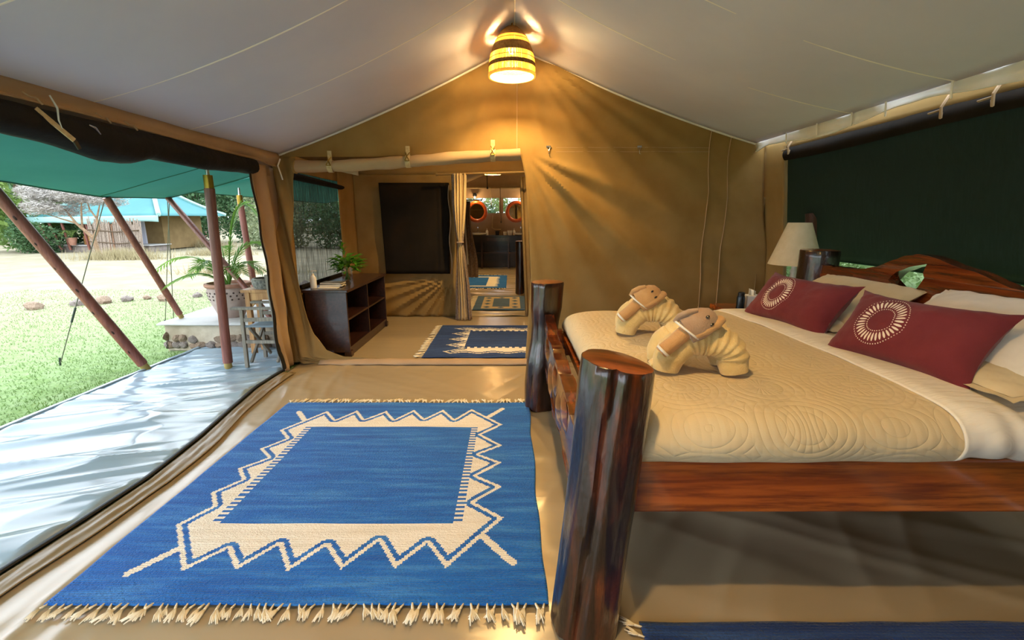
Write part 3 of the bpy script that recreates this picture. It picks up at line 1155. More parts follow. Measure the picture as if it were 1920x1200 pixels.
def log_post(name, base, top, r0, prof, seed, lobes, grooves, par, capmat, tilt=0.):
    """irregular log; prof = [(t, radius factor)]"""
    base, top = Vector(base), Vector(top)
    K = 30
    mb = MB()
    pts = [base.lerp(top, k / K) for k in range(K + 1)]
    rr = [r0 * interp(prof, k / K) for k in range(K + 1)]

    def fn(a, t):
        q = 1
        for m, amp, ph in lobes:
            q += amp * math.sin(m * a + ph + t * .7)
        for a0, w, d in grooves:
            da = (a - a0 - .25 * (t - .5) + math.pi) % (2 * math.pi) - math.pi
            q -= d * math.exp(-(da / w) ** 2)
        q += .03 * nz(math.cos(a) * 2 + seed, math.sin(a) * 2, t * 3) + .008 * nz(math.cos(a) * 9, math.sin(a) * 9 + seed, t * 2)
        return q
    # round the shoulder
    pts.append(top + Vector((0, 0, .008)))
    rr.append(rr[-1] * .965)
    mb.tube(pts, rr, 56, fn=fn, caps=False)
    if tilt:
        mb.v = [(x, y, z + tilt * (x - top.x) * ss(.6, 1, z / top.z)) for x, y, z in mb.v]
    o = mb.build(name, M['post'], par, ang=60)
    n = 56
    ring = mb.v[-n:]
    cm = MB()
    cc = sum((Vector(p) for p in ring), Vector()) / n
    cm.add([tuple(Vector(p)) for p in ring] + [tuple(Vector(p).lerp(cc, .35) + Vector((0, 0, .006))) for p in ring] + [tuple(cc + Vector((0, 0, .007)))],
           [(j, (j + 1) % n, n + (j + 1) % n, n + j) for j in range(n)] + [(n + j, n + (j + 1) % n, 2 * n) for j in range(n)])
    cm.build('cut_top', capmat, o)
    return o


log_post('foot_post', (.25, 1.385, 0), (.33, 1.40, .955), .118, [(0, 1.0), (.15, .98), (.4, .96), (.7, .98), (.92, 1.02), (1, 1.0)], 3, [(2, .06, .5), (3, .03, 1)],
         [(2.80, .09, .17), (2.52, .05, .07), (3.7, .12, .04), (1.9, .2, .05)], bed, M['cut'], tilt=-.16)
log_post('foot_post', (.22, 3.37, 0), (.255, 3.36, .945), .125, [(0, 1.12), (.2, 1.14), (.38, 1.08), (.55, .86), (.68, .82), (.8, .94), (1, .98)], 8, [(2, .08, 2), (3, .05, 0)],
         [(2.55, .12, .15), (3.3, .1, .06), (2.0, .1, .05)], bed, M['cut'])
log_post('head_post', (2.19, 3.33, 0), (2.19, 3.33, 1.175), .13, [(0, 1.1), (.5, 1), (1, .98)], 12, [(2, .05, 1)], [(4.2, .12, .08)], bed, M['cut'])
log_post('head_post', (2.19, 1.40, 0), (2.19, 1.40, 1.175), .13, [(0, 1.1), (.5, 1), (1, .98)], 15, [(2, .05, 2)], [(3.2, .12, .08)], bed, M['cut'])
for yy in (1.445, 3.31):
    mb = MB()
    mb.bb(.32, 2.12, yy - .03, yy + .03, .415, .612)
    mb.build('side_rail', M['rail'], bed, smooth=False, bev=.008)
mb = MB()
mb.bb(.36, 2.12, 1.47, 3.28, .56, .60)
mb.build('mattress_base', M['rail'], bed, smooth=False)


def slab(name, loops, x0, x1, par, mat, seed):
    """live-edge slab in the y-z plane with a bulging, gouged face"""
    mb = MB()
    mb.prism(loops, lambda a, b, t: (t + .012 * nz(a * 5, b * 5, seed), a, b), x0, x1)
    o = mb.build(name, mat, par, ang=50, bev=.012)
    return o


def dense(pts, step=.03, jit=.006, seed=0):
    out = []
    n = len(pts)
    for i in range(n):
        a, b = pts[i], pts[(i + 1) % n]
        L = math.hypot(b[0] - a[0], b[1] - a[1])
        k = max(1, int(L / step))
        for j in range(k):
            t = j / k
            x, z = lerp(a[0], b[0], t), lerp(a[1], b[1], t)
            out.append((x + jit * nz(x * 17, z * 17, seed), z + jit * nz(x * 17, z * 17, seed + 9)))
    return out


head_out = dense([(3.28, .72), (3.28, 1.09), (3.09, 1.09), (2.95, 1.092), (2.82, 1.105), (2.72, 1.13), (2.63, 1.168), (2.55, 1.20), (2.47, 1.217), (2.40, 1.215), (2.33, 1.20), (2.25, 1.175), (2.15, 1.158), (2.05, 1.13), (1.97, 1.11), (1.8, 1.10), (1.47, 1.09), (1.47, .72)], .04, .005, 1)
head_hole = dense([(2.628, 1.06), (2.583, 1.112), (2.504, 1.146), (2.40, 1.172), (2.412, 1.125), (2.40, 1.10), (2.43, 1.05), (2.463, 1.002), (2.50, 1.024), (2.56, 1.02)], .03, .004, 2)
hb = slab('headboard', [head_out, head_hole[::-1]], 2.14, 2.21, bed, M['slab'], 3)
foot_out = dense([(3.30, .34), (3.30, .70), (3.22, .735), (3.15, .70), (3.02, .69), (2.9, .655), (2.75, .67), (2.6, .66), (2.4, .675), (2.2, .65), (2.0, .66), (1.8, .64), (1.5, .66), (1.44, .60), (1.44, .36), (1.7, .33), (2.1, .35), (2.5, .31), (2.8, .34), (3.05, .30)], .04, .02, 5)
fb = slab('footboard', [foot_out], .235, .30, bed, M['slab'], 6)
for y, z, a, b in ((2.95, .56, .10, .04), (2.70, .44, .12, .05), (2.42, .54, .09, .04), (2.2, .45, .12, .04), (1.95, .55, .1, .04)):
    mb = MB()
    mb.lathe([(0, -.5), (.6, -.4), (1, 0), (.6, .4), (0, .5)], 10)
    mb.v = [(.236 + p[2] * .035, y + p[0] * a * .9 + p[1] * .05, z + p[1] * b * 2.2 - p[0] * .04) for p in mb.v]
    mb.build('burl', M['slab'], fb)

# mattress, coverlet, sheet
PY = [(1.44, .60), (1.405, .62), (1.388, .66), (1.395, .705), (1.43, .745), (1.50, .768), (1.65, .780), (1.9, .786), (2.4, .79), (2.9, .786), (3.1, .778), (3.22, .76), (3.28, .72), (3.295, .67), (3.28, .61)]
PX = [(.42, .60), (.385, .62), (.368, .66), (.372, .705), (.40, .745), (.46, .768), (.60, .782), (.85, .788), (1.2, .79), (1.6, .79), (2.1, .79)]


def polyt(P, t):
    s = t * (len(P) - 1)
    i = min(int(s), len(P) - 2)
    q = s - i
    p0, p1, p2, p3 = P[max(i - 1, 0)], P[i], P[i + 1], P[min(i + 2, len(P) - 1)]

    def cr(a, b, c, d):
        return .5 * (2 * b + (c - a) * q + (2 * a - 5 * b + 4 * c - d) * q * q + (3 * b - a - 3 * c + d) * q ** 3)
    return cr(p0[0], p1[0], p2[0], p3[0]), cr(p0[1], p1[1], p2[1], p3[1])


def bedsurf(tx, ty, grow=0., x_override=None):
    y, zy = polyt(PY, ty)
    if x_override is None:
        x, zx = polyt(PX, tx)
    else:
        x, zx = x_override, .79
    z = .60 + (zy - .60) * (zx - .60) / .19
    cy = 2.34
    y = cy + (y - cy) * (1 + grow / .95)
    return x, y, z + grow


mb = MB()
mb.bb(.42, 2.13, 1.46, 3.24, .601, .755)
mt = tag(mb.build('mattress', M['mattress'], smooth=False, bev=.05), 'thick mattress hidden under the coverlet on the log bed', 'mattress')
mb = MB()


def f(u, v):
    x, y, z = bedsurf(u * .895, v)
    e = 1.49 - .03 * ss(2.0, 3.2, y)
    if x > 1.0:
        x = lerp(1.0, e, (x - 1.0) / (1.49 - 1.0)) if x < 1.6 else e
    z += .006 * nz(x * 2.5, y * 2.5, 2) * ss(.6, .75, z) + .004 * nz(x * 5, y * 2, 5)
    if y < 1.5:
        y += .012 * nz(x * 3.5, z * 6, 4)
    return (min(x, e), y, z)


mb.grid(f, 110, 120)
tag(mb.build('coverlet', M['coverlet'], ang=70, solid=.008, off=0), 'cream quilted coverlet with raised medallions on the log bed', 'bedspread')
mb = MB()


def f(u, v):
    x = lerp(1.465, 2.135, u)
    x0, y, z = bedsurf(0, v, .006, x)
    fold = .010 * ss(0, .08, u) * ss(.34, .28, u)
    wr = .006 * math.sin(x * 55 + 3 * nz(x * 4, z * 5, 2)) * ss(1.62, 1.45, y)
    return (x - .03 * ss(2.0, 3.2, y), y + wr - fold * .5 * ss(1.6, 1.45, y), z + fold + .008 * nz(x * 5, y * 4, 1) * ss(.7, .78, z))


mb.grid(f, 60, 110)
tag(mb.build('top_sheet', M['sheet'], ang=70, solid=.006, off=0), 'white sheet folded back over the coverlet below the pillows', 'sheet')


# pillows and cushions
def pillow_mesh(W, H, T, flange=0., seed=0, pinch=.10):
    mb = MB()
    n, m = 36, 26

    def prof(s):
        return max(0., 1 - abs(s) ** 2.6) ** .55
    for side in (-1, 1):
        def f(u, v, side=side):
            a, b = u * 2 - 1, v * 2 - 1
            x = a * W / 2 * (1 - pinch * (1 - b * b) * abs(a) ** 3 * .6)
            z = b * H / 2 * (1 - pinch * 1.1 * (1 - a * a) * abs(b) ** 3)
            t = T * prof(a) * prof(b) * (1 + .18 * nz(a * 2, b * 2, seed))
            t += .006 * nz(a * 6, b * 6, seed + 3) * prof(a) * prof(b)
            cr = .012 * math.sin((abs(a) + abs(b)) * 22 + seed) * ss(1.1, 1.6, abs(a) + abs(b)) * prof(a * .98) * prof(b * .98)
            return (x, side * (t + cr * .6) - .02 * T * (b * b), z)
        mb.grid(f, n, m, flip=side < 0)
    if flange:
        def ring(u, w):
            s = (u * 4) % 4
            k = int(s)
            q = (s - k) * 2 - 1
            a, b = ((q, -1), (1, q), (-q, 1), (-1, -q))[k % 4]
            g = 1 + w * flange
            x = a * (W / 2 + w * flange) * (1 - pinch * (1 - b * b) * .6 * abs(a) ** 3)
            z = b * (H / 2 + w * flange) * (1 - pinch * 1.1 * (1 - a * a) * abs(b) ** 3)
            return (x, w * .02 * nz(a * 4, b * 4, seed + 1), z)
        mb.grid(ring, 96, 3)
    return mb


def place(o, c, width_dir, tilt, roll=0):
    """local x along width_dir (horizontal), local z leaning back by tilt towards +x world"""
    wx_ = Vector(width_dir).normalized()
    back = Vector((0, 0, 1)).cross(wx_)          # horizontal, front normal is -back
    if back.x < 0:
        back = -back
    z = (back * math.sin(tilt) + Vector((0, 0, 1)) * math.cos(tilt)).normalized()
    y = z.cross(wx_).normalized()
    m = Matrix((wx_, y, z)).transposed().to_4x4()
    m = m @ Matrix.Rotation(roll, 4, 'Y')
    o.matrix_world = Matrix.Translation(c) @ m
    return o


cu = pillow_mesh(.62, .36, .088, 0, 4, .19).build('throw_cushion', M['cushion'], origin=(0, 0, 0), ang=60)
place(cu, (1.69, 1.915, .915), (.24, -1, 0), R(36), R(0))
tag(cu, 'maroon sunburst cushion nearest the camera, lower right on the bed', 'cushion', 'maroon sunburst cushions')
cu2 = pillow_mesh(.70, .36, .088, 0, 9, .19).build('throw_cushion', M['cushion'], origin=(0, 0, 0), ang=60)
place(cu2, (1.68, 2.71, .912), (.12, -1, 0), R(36), R(0))
tag(cu2, 'maroon sunburst cushion on the far side of the bed, beside the table lamp', 'cushion', 'maroon sunburst cushions')
for i, (c, wd, tilt, W, H, T, fl, mat, lab) in enumerate((
        ((1.92, 2.78, .835), (0, -1, 0), R(84), .78, .44, .055, 0, 'pillow_c', 'lower cream pillow at the far side of the headboard'),
        ((1.96, 2.74, .93), (.03, -1, 0), R(60), .76, .42, .07, 0, 'pillow_c', 'upper cream pillow behind the far maroon cushion'),
        ((1.90, 1.83, .838), (.04, -1, 0), R(83), .70, .46, .055, .035, 'pillow_c', 'lower cream pillow with a flat border at the near bed corner'),
        ((1.97, 1.86, .945), (.02, -1, 0), R(58), .78, .44, .075, .02, 'pillow_w', 'upper white pillow behind the near maroon cushion'))):
    p = pillow_mesh(W, H, T, fl, 20 + i, .06).build('pillow', M[mat], origin=(0, 0, 0), ang=60)
    place(p, c, wd, tilt)
    tag(p, lab, 'pillow', 'bed pillows')


# towel elephants
def make_elephant(label):
    root = thing('towel_elephant', label, 'folded towel', (0, 0, 0), 'towel elephants on the coverlet')
    # local: x to the rump (image right), y away from the camera
    for s, yy in ((0, -.055), (1, .055)):
        pts, rr = [], []
        for k in range(61):
            t = k / 60
            a = math.pi * (1 - t)
            x = .096 * math.cos(a) + .010
            z = .055 + .092 * math.sin(a) ** .8
            if t < .2:
                x -= .030 * (.2 - t) / .2
            else:
                x += .018 * ss(.5, 1, t)
            pts.append((x, yy * (1 + .12 * abs(math.cos(a))) + s * .004, z))
            rr.append(.057 + .008 * math.sin(math.pi * t) + .0035 * math.sin(t * 75 + s) * ss(.15, .4, t) + .004 * nz(t * 6, s * 5))
        pts = [(pts[0][0] - .006, pts[0][1], .012)] + pts + [(pts[-1][0] + .010, pts[-1][1], .014)]
        rr = [.048] + rr + [.05]
        mb = MB()
        mb.tube(pts, rr, 24, fn=lambda a, t: 1 + .05 * math.sin(3 * a + t * 12) + .05 * nz(math.cos(a) * 3, math.sin(a) * 3, t * 14), up=(0, 1, 0))
        mb.build('body_roll', M['towel_y'], root, ang=70)
    def up_(m_):
        o_ = Vector((-.05, -.10, .15))
        m_.v = [tuple(o_ + (Vector(p) - o_) * 1.22 + Vector((-.006, -.004, .022))) for p in m_.v]
        return m_
    # trunk: a short rolled towel hanging down to the left
    mb = MB()
    mb.tube([(-.045, -.105, .185), (-.066, -.112, .160), (-.10, -.118, .126), (-.128, -.12, .100), (-.134, -.12, .094)], [.024, .023, .022, .022, .019], 18, fn=lambda a, t: 1 + .05 * math.sin(4 * a) + .03 * nz(math.cos(a) * 4, math.sin(a) * 4, t * 8))
    tk = up_(mb).build('trunk', M['towel_b'], root, ang=60)
    mb = MB()
    mb.tube([(-.124, -.12, .1035), (-.130, -.12, .0975)], [.0235, .0225], 18, caps=False)
    up_(mb).build('hem', M['valance'], tk, solid=.002)
    # head: a towel end folded like a hood over the top of the trunk
    ax = Vector((.62, 0, .78)).normalized()          # from the lip up to the crown
    sd_ = Vector((.78, 0, -.62)).normalized()
    dp = Vector((0, -1, 0))
    mb = MB()
    K = 14
    lip = Vector((-.062, -.108, .166))
    pts, rr = [], []
    for k in range(K + 1):
        t = k / K
        pts.append(lip + ax * (.098 * t) + sd_ * (.012 * math.sin(math.pi * t)))
        rr.append(.043 * (1.0 + .10 * math.sin(math.pi * t)) * math.sqrt(max(.0, 1 - max(0, (t - .45) / .55) ** 2.2)) + .001)
    mb.tube(pts, rr, 26, fn=lambda a, t: 1 + .05 * math.sin(2 * a + .6) + .06 * nz(math.cos(a) * 2, math.sin(a) * 2, t * 5), up=(0, 1, 0), flat=.85)
    hd = up_(mb).build('head', M['towel_g'], root, ang=70)
    mb = MB()
    mb.tube([lip + ax * .004 + sd_ * (.044 * math.cos(a)) + dp * (.038 * math.sin(a)) for a in [2 * math.pi * i_ / 28 for i_ in range(29)]], .0035, 6, caps=False)
    up_(mb).build('hem', M['valance'], hd)
    for q, sx in ((lip + ax * .074 + sd_ * .004 + dp * .036, .0055), (lip + ax * .063 + sd_ * .031 + dp * .031, .0075)):
        mb = MB()
        mb.lathe([(0, -.006), (.9, -.003), (1, 0), (.9, .003), (0, .006)], 8)
        mb.v = [(q.x + p[0] * sx, q.y + p[2], q.z + p[1] * .0045 + p[0] * sx * .4) for p in mb.v]
        up_(mb).build('eye', M['eye'], hd)
    # rolled ear on the right, folded ear on the left
    mb = MB()
    mb.tube([(-.043, -.125, .158), (-.01, -.125, .176), (.02, -.115, .194), (.040, -.10, .206)], [.0165, .0185, .0185, .015], 16, fn=lambda a, t: 1 + .09 * math.sin(2 * a + 1), caps=True)
    er = up_(mb).build('ear', M['towel_b'], root, ang=60)
    mb = MB()
    mb.tube([(-.0435 + .010 * math.cos(a) * .5 - .0004 * i_, -.125 - .010 * math.sin(a), .158 + .010 * math.cos(a)) for i_, a in [(i_, i_ * .5) for i_ in range(14)]], .0025, 5)
    up_(mb).build('hem', M['valance'], er)
    mb = MB()
    mb.tube([(-.092, -.10, .196), (-.083, -.115, .216), (-.060, -.125, .232), (-.038, -.125, .238)], [.010, .014, .014, .010], 14, flat=.7)
    up_(mb).build('ear', M['towel_g'], root, ang=60)
    # loose towel corner at the foot
    mb = MB()
    mb.grid(lambda u, v: (-.17 + .06 * u, .02 - .06 * v, .012 + .045 * u * (1 - .3 * v) + .006 * math.sin(u * 6)), 8, 6)
    mb.build('corner_fold', M['towel_y'], root, solid=.012)
    return root


E1 = make_elephant('front towel elephant with a dusty head, nearer the thick log post')
E2 = copy_tree(E1)
E2['label'] = 'rear towel elephant with a tan head, nearer the canvas partition'
E1.location = (.76, 1.86, .788)
E1.scale = (1.05, 1.05, .98)
E1.rotation_euler = (0, 0, R(-6))
E2.location = (.745, 2.47, .789)
E2.scale = (1.02, 1.02, .98)
E2.rotation_euler = (0, 0, R(-10))
for ch in E2.children:
    if ch.name.startswith('head') or (ch.name.startswith('ear') and ch.data.materials[0] == M['towel_g']):
        ch.data = ch.data.copy()
        ch.data.materials[0] = M['towel_b']

# bedside table and things on it
bt = thing('bedside_table', 'dark red-brown bedside table in the corner behind the bed', 'table', (2.05, 3.80, 0))
MB().bb(1.74, 2.36, 3.62, 4.02, .635, .675).build('top', M['rail'], bt, smooth=False, bev=.005)
for x in (1.79, 2.31):
    for y in (3.66, 3.97):
        MB().bb(x - .025, x + .025, y - .025, y + .025, 0, .635).build('leg', M['rail'], bt, smooth=False, bev=.004)
MB().bb(1.79, 2.31, 3.66, 3.97, .25, .275).build('shelf', M['rail'], bt, smooth=False)
MB().bb(1.80, 2.30, 3.645, 3.665, .56, .635).build('apron', M['rail'], bt, smooth=False)
tl = thing('table_lamp', 'cream cone-shaded table lamp with turned white stem behind the bed', 'lamp', (2.285, 3.76, .675))
lc = (2.285, 3.76, .675)
MB().lathe([(0, 0), (.07, 0), (.07, .018), (.05, .03), (.03, .05), (.022, .08), (.032, .12), (.036, .18), (.03, .25), (.022, .29), (.03, .31), (.022, .33), (.02, .37), (0, .37)], 20, lc).build('stem', M['lamp_white'], tl)
MB().lathe([(.196, .365), (.084, .695), (.081, .695), (.193, .365)], 40, lc, closed=True).build('shade', M['shade'], tl)
MB().lathe([(0, .37), (.012, .37), (.012, .43), (.028, .46), (.028, .49), (0, .52)], 12, lc).build('bulb', M['white'], tl)
fl = thing('flask', 'small dark blue flask on the bedside table', 'flask', (1.86, 3.72, .675))
MB().lathe([(0, 0), (.032, 0), (.032, .10), (.028, .115), (0, .115)], 16, (1.86, 3.72, .675)).build('body', M['navy'], fl)
MB().lathe([(.026, .113), (.026, .14), (.02, .145), (0, .145)], 16, (1.86, 3.72, .675)).build('cap', M['dark'], fl)
tb = thing('tissue_box', 'white tissue box on the bedside table behind the cushion', 'box', (1.97, 3.76, .675))
MB().bb(1.91, 2.03, 3.71, 3.81, .675, .79).build('carton', M['white'], tb, smooth=False, bev=.004)
MB().grid(lambda u, v: (1.94 + .06 * u, 3.76 + .02 * math.sin(u * 9), .785 + .06 * v * (1 - .4 * u)), 8, 4).build('tissue', M['paper'], tb, solid=.002)
rc = thing('torch', 'red torch standing beside the table lamp', 'torch', (2.12, 3.68, .675))
MB().lathe([(0, 0), (.022, 0), (.022, .14), (.034, .18), (.034, .21), (0, .21)], 14, (2.12, 3.68, .675)).build('body', M['red'], rc)
MB().lathe([(.03, .21), (.03, .218), (0, .218)], 14, (2.12, 3.68, .675)).build('lens', M['white'], rc)

# ------------------------------------------------------------------ rugs
def poly_sd(P, X, Y):
    """signed distance (inside positive) of points to polygon P"""
    d = np.full(X.shape, 1e9)
    ins = np.zeros(X.shape, bool)
    n = len(P)
    for i in range(n):
        ax, ay = P[i]
        bx, by = P[(i + 1) % n]
        ex, ey = bx - ax, by - ay
        t = np.clip(((X - ax) * ex + (Y - ay) * ey) / (ex * ex + ey * ey), 0, 1)
        d = np.minimum(d, np.hypot(X - ax - t * ex, Y - ay - t * ey))
        c = ((ay > Y) != (by > Y)) & (X < (bx - ax) * (Y - ay) / ((by - ay) if by != ay else 1e-9) + ax)
        ins ^= c
    return np.where(ins, d, -d)


def zigzag(x0, x1, y0, y1, nb, nl, dx, dy, skew=.0):
    """zigzag frame polygon: tips touch the rectangle x0..x1, y0..y1"""
    P = []
    for i in range(nb):                       # near side, left to right
        P.append((lerp(x0 + dx * .4, x1 - dx * .9, i / (nb - 1)), y0))
        if i < nb - 1:
            P.append((lerp(x0 + dx * .4, x1 - dx * .9, (i + .5 + skew) / (nb - 1)), y0 + dy))
    for i in range(nl):                       # right side
        P.append((x1, lerp(y0 + dy * 1.9, y1 - dy * .9, i / (nl - 1))))
        if i < nl - 1:
            P.append((x1 - dx, lerp(y0 + dy * 1.9, y1 - dy * .9, (i + .5) / (nl - 1))))
    for i in range(nb):
        P.append((lerp(x1 - dx * .9, x0 + dx * .8, i / (nb - 1)), y1))
        if i < nb - 1:
            P.append((lerp(x1 - dx * .9, x0 + dx * .8, (i + .5) / (nb - 1)), y1 - dy))
    for i in range(nl):
        P.append((x0, lerp(y1 - dy * .9, y0 + dy * 1.5, i / (nl - 1))))
        if i < nl - 1:
            P.append((x0 + dx, lerp(y1 - dy * .9, y0 + dy * 1.5, (i + .5) / (nl - 1))))
    return P


def seg_d(X, Y, a, b):
    ex, ey = b[0] - a[0], b[1] - a[1]
    t = np.clip(((X - a[0]) * ex + (Y - a[1]) * ey) / (ex * ex + ey * ey), 0, 1)
    return np.hypot(X - a[0] - t * ex, Y - a[1] - t * ey)


TASSELS = []


def tassel_meshes():
    for s in range(5):
        r2 = random.Random(100 + s)
        mb = MB()
        L = .075
        mb.tube([(0, .004, .004), (0, -.012, .005), (0, -.022, .005)], [.0035, .0045, .005], 5)
        bend = r2.uniform(-.25, .25)
        for k in range(8):
            sp = (k / 7 - .5) * .030 + r2.uniform(-.003, .003)
            l = L * r2.uniform(.75, 1.05)
            mb.tube([(0, -.018, .005), (sp * .6 + bend * l * .4, -.018 - (l - .018) * .5, .006), (sp + bend * l, -l, .003)], [.0034, .0034, .002], 4)
        me = bpy.data.meshes.new('tassel')
        me.from_pydata(mb.v, [], mb.f)
        me.materials.append(M['tassel'])
        me.shade_smooth()
        TASSELS.append(me)


tassel_meshes()


def make_rug(label, x0, x1, y0, y1, n, pattern, mats, sides, spacing=.04, tscale=1., zbase=.004, amp=.004, stuff_sides=()):
    root = thing('rug', label, 'rug', ((x0 + x1) / 2, (y0 + y1) / 2, 0))
    nx, ny = n
    mb = MB()
    sd = int(abs(x0 * 100)) % 50

    def surf(x, y):
        return zbase + .006 + amp * (nz(x * 2.2, y * 2.2, sd) + .5 * nz(x * 5, y * 5, sd))

    def f(u, v):
        x, y = lerp(x0, x1, u), lerp(y0, y1, v)
        x += .012 * nz(y * 3, sd + (0 if u < .5 else 7)) * abs(2 * u - 1) ** 6
        y += .010 * nz(x * 4, sd + (2 if v < .5 else 9)) * abs(2 * v - 1) ** 6
        return (x, y, surf(x, y))
    mb.grid(f, nx, ny)
    gx = (np.arange(nx) + .5) / nx * (x1 - x0) + x0
    gy = (np.arange(ny) + .5) / ny * (y1 - y0) + y0
    X, Y = np.meshgrid(gx, gy)
    mb.mi = [int(q) for q in pattern(X, Y).astype(int).ravel()]
    w = mb.build('weave', mats, root, ang=60, solid=.006, off=-1, fixn=False)
    for sname in sides:
        fm = MB()
        ln = (x1 - x0) if sname in 'NS' else (y1 - y0)
        k = int(ln / spacing)
        for i in range(k):
            t = (i + .5 + rnd.uniform(-.2, .2)) / k
            if sname == 'S':
                p, rz = (lerp(x0, x1, t), y0), 0
            elif sname == 'N':
                p, rz = (lerp(x0, x1, t), y1), math.pi
            elif sname == 'W':
                p, rz = (x0, lerp(y0, y1, t)), -math.pi / 2
            else:
                p, rz = (x1, lerp(y0, y1, t)), math.pi / 2
            p = (p[0], p[1], surf(*p) - .006)
            rz += rnd.uniform(-.5, .5)
            sc = tscale * rnd.uniform(.8, 1.15)
            me = TASSELS[rnd.randrange(5)]
            if sname in stuff_sides:
                mat_ = Matrix.Translation(p) @ Matrix.Rotation(rz, 4, 'Z') @ Matrix.Scale(sc, 4)
                fm.add([tuple(mat_ @ v.co) for v in me.vertices], [tuple(q.vertices) for q in me.polygons])
            else:
                o = bpy.data.objects.new('tassel', me)
                COL.objects.link(o)
                o.parent = root
                o.location = Vector(p) - root.location
                o.rotation_euler = (0, 0, rz)
                o.scale = (sc, sc, sc)
        if fm.v:
            tag(fm.build('fringe', M['tassel'], root), kind='stuff')
    return root


def pat_big(X, Y):
    P = [(-1.333, 1.614), (-1.226, 1.743), (-1.121, 1.62), (-1.019, 1.77), (-.909, 1.614), (-.809, 1.763), (-.693, 1.62), (-.588, 1.792), (-.478, 1.626), (-.372, 1.777), (-.268, 1.626),
         (-.041, 1.959), (-.188, 2.077), (-.052, 2.221), (-.196, 2.327), (-.06, 2.47), (-.2, 2.569), (-.059, 2.681), (-.204, 2.835), (-.065, 2.979), (-.303, 3.254), (-.409, 3.066),
         (-.512, 3.234), (-.624, 3.077), (-.727, 3.234), (-.835, 3.066), (-.929, 3.213), (-1.049, 3.07), (-1.147, 3.226), (-1.25, 3.059), (-1.365, 3.213), (-1.563, 2.894), (-1.46, 2.772),
         (-1.562, 2.638), (-1.458, 2.529), (-1.564, 2.404), (-1.474, 2.289), (-1.564, 2.164), (-1.481, 2.05), (-1.561, 1.905)]
    d = poly_sd(P, X, Y)
    m = np.zeros(X.shape)
    m[(d > 0) & (d < .020)] = 1
    m[d > .042] = 1
    inner = (X > -1.367) & (X < -.275) & (Y > 1.915) & (Y < 2.944)
    comb = ((Y * 58).astype(int) % 2) == 0
    teeth = comb & (((X > -1.405) & (X <= -1.367)) | ((X >= -.275) & (X < -.237))) & (Y > 1.915) & (Y < 2.944)
    m[inner | teeth] = 0
    for a, b in (((-1.43, 1.76), (-1.54, 1.605)), ((-.134, 1.828), (.001, 1.664)), ((-1.47, 3.059), (-1.57, 3.193)), ((-.181, 3.096), (-.073, 3.254))):
        m[(seg_d(X, Y, a, b) < .018) & (d < .01)] = 1
    return m


make_rug('large blue kilim rug with cream zigzag frame in the foreground', -1.73, .13, 1.45, 3.375, (220, 228), pat_big, [M['rug_blue'], M['rug_cream']], 'SN', .030, 1.05, stuff_sides='N')


def pat_plain(X, Y):
    P = zigzag(.62, 2.1, -.25, 1.22, 6, 5, .09, .12)
    d = poly_sd(P, X, Y)
    m = np.zeros(X.shape)
    m[(d > 0) & (d < .025)] = 1
    m[d > .055] = 1
    m[(X > .8) & (X < 1.9) & (Y > -.05) & (Y < 1.0)] = 0
    return m


make_rug('dark blue rug beside the bed at the bottom right edge', .45, 2.3, -.4, 1.375, (110, 110), pat_plain, [M['rug_navy'], M['rug_cream']], 'W', .04, .9)


def pat_ante(X, Y):
    P = zigzag(-.74, .74, 4.71, 5.90, 5, 5, .20, .055)
    d = poly_sd(P, X, Y)
    m = np.zeros(X.shape)
    m[(d > 0) & (d < .022)] = 1
    m[d > .05] = 1
    m[(X > -.525) & (X < .5) & (Y > 4.98) & (Y < 5.71)] = 0
    m[(X > -.525) & (X < .5) & (Y > 4.94) & (Y < 5.75) & (((X + 3) * 26).astype(int) % 2 == 0)] = 0
    return m


make_rug('blue rug with cream zigzag frame on the ante-room floor', -.93, .93, 4.58, 6.05, (120, 100), pat_ante, [M['rug_navy'], M['rug_cream']], 'W', .04, 1.1)


def pat_dia(X, Y):
    m = np.zeros(X.shape)
    xc, yc = -.18, 7.74
    u, v = (X - xc) / .44, (Y - yc) / .65
    m[(abs(u) < .72) & (abs(v) < .86)] = 1
    m[(abs(u) < .32) & (abs(v) < .6)] = 0
    for s in (-.52, .52):
        for k in (-.66, -.22, .22, .66):
            m[(abs(u - s) / .13 + abs(v - k) / .13) < 1] = 0
    for k in (-.72, .72):
        m[(abs(u) / .13 + abs(v - k) / .1) < 1] = 0
    return m


make_rug('slate blue and tan rug with small diamonds past the curtain', -.62, .26, 7.09, 8.39, (70, 80), pat_dia, [M['rug_slate'], M['rug_tan']], 'WE', .05, 1.2, zbase=.014, amp=.002, stuff_sides='WE')


def pat_blue2(X, Y):
    m = np.zeros(X.shape)
    m[(X < -.28 - .09 * (((Y * 14) % 1)))] = 1
    m[(X < -.55) & (Y > 9.75) & (Y < 11.15)] = 0
    m[(Y < 9.62) | (Y > 11.3)] = 0
    return m


make_rug('bright blue and cream rug in the tent beyond, before the washstand', -1.5, -.12, 9.4, 11.6, (80, 90), pat_blue2, [M['rug_blue'], M['rug_cream']], 'SN', .06, 1.2, zbase=.014, amp=.002, stuff_sides='SN')

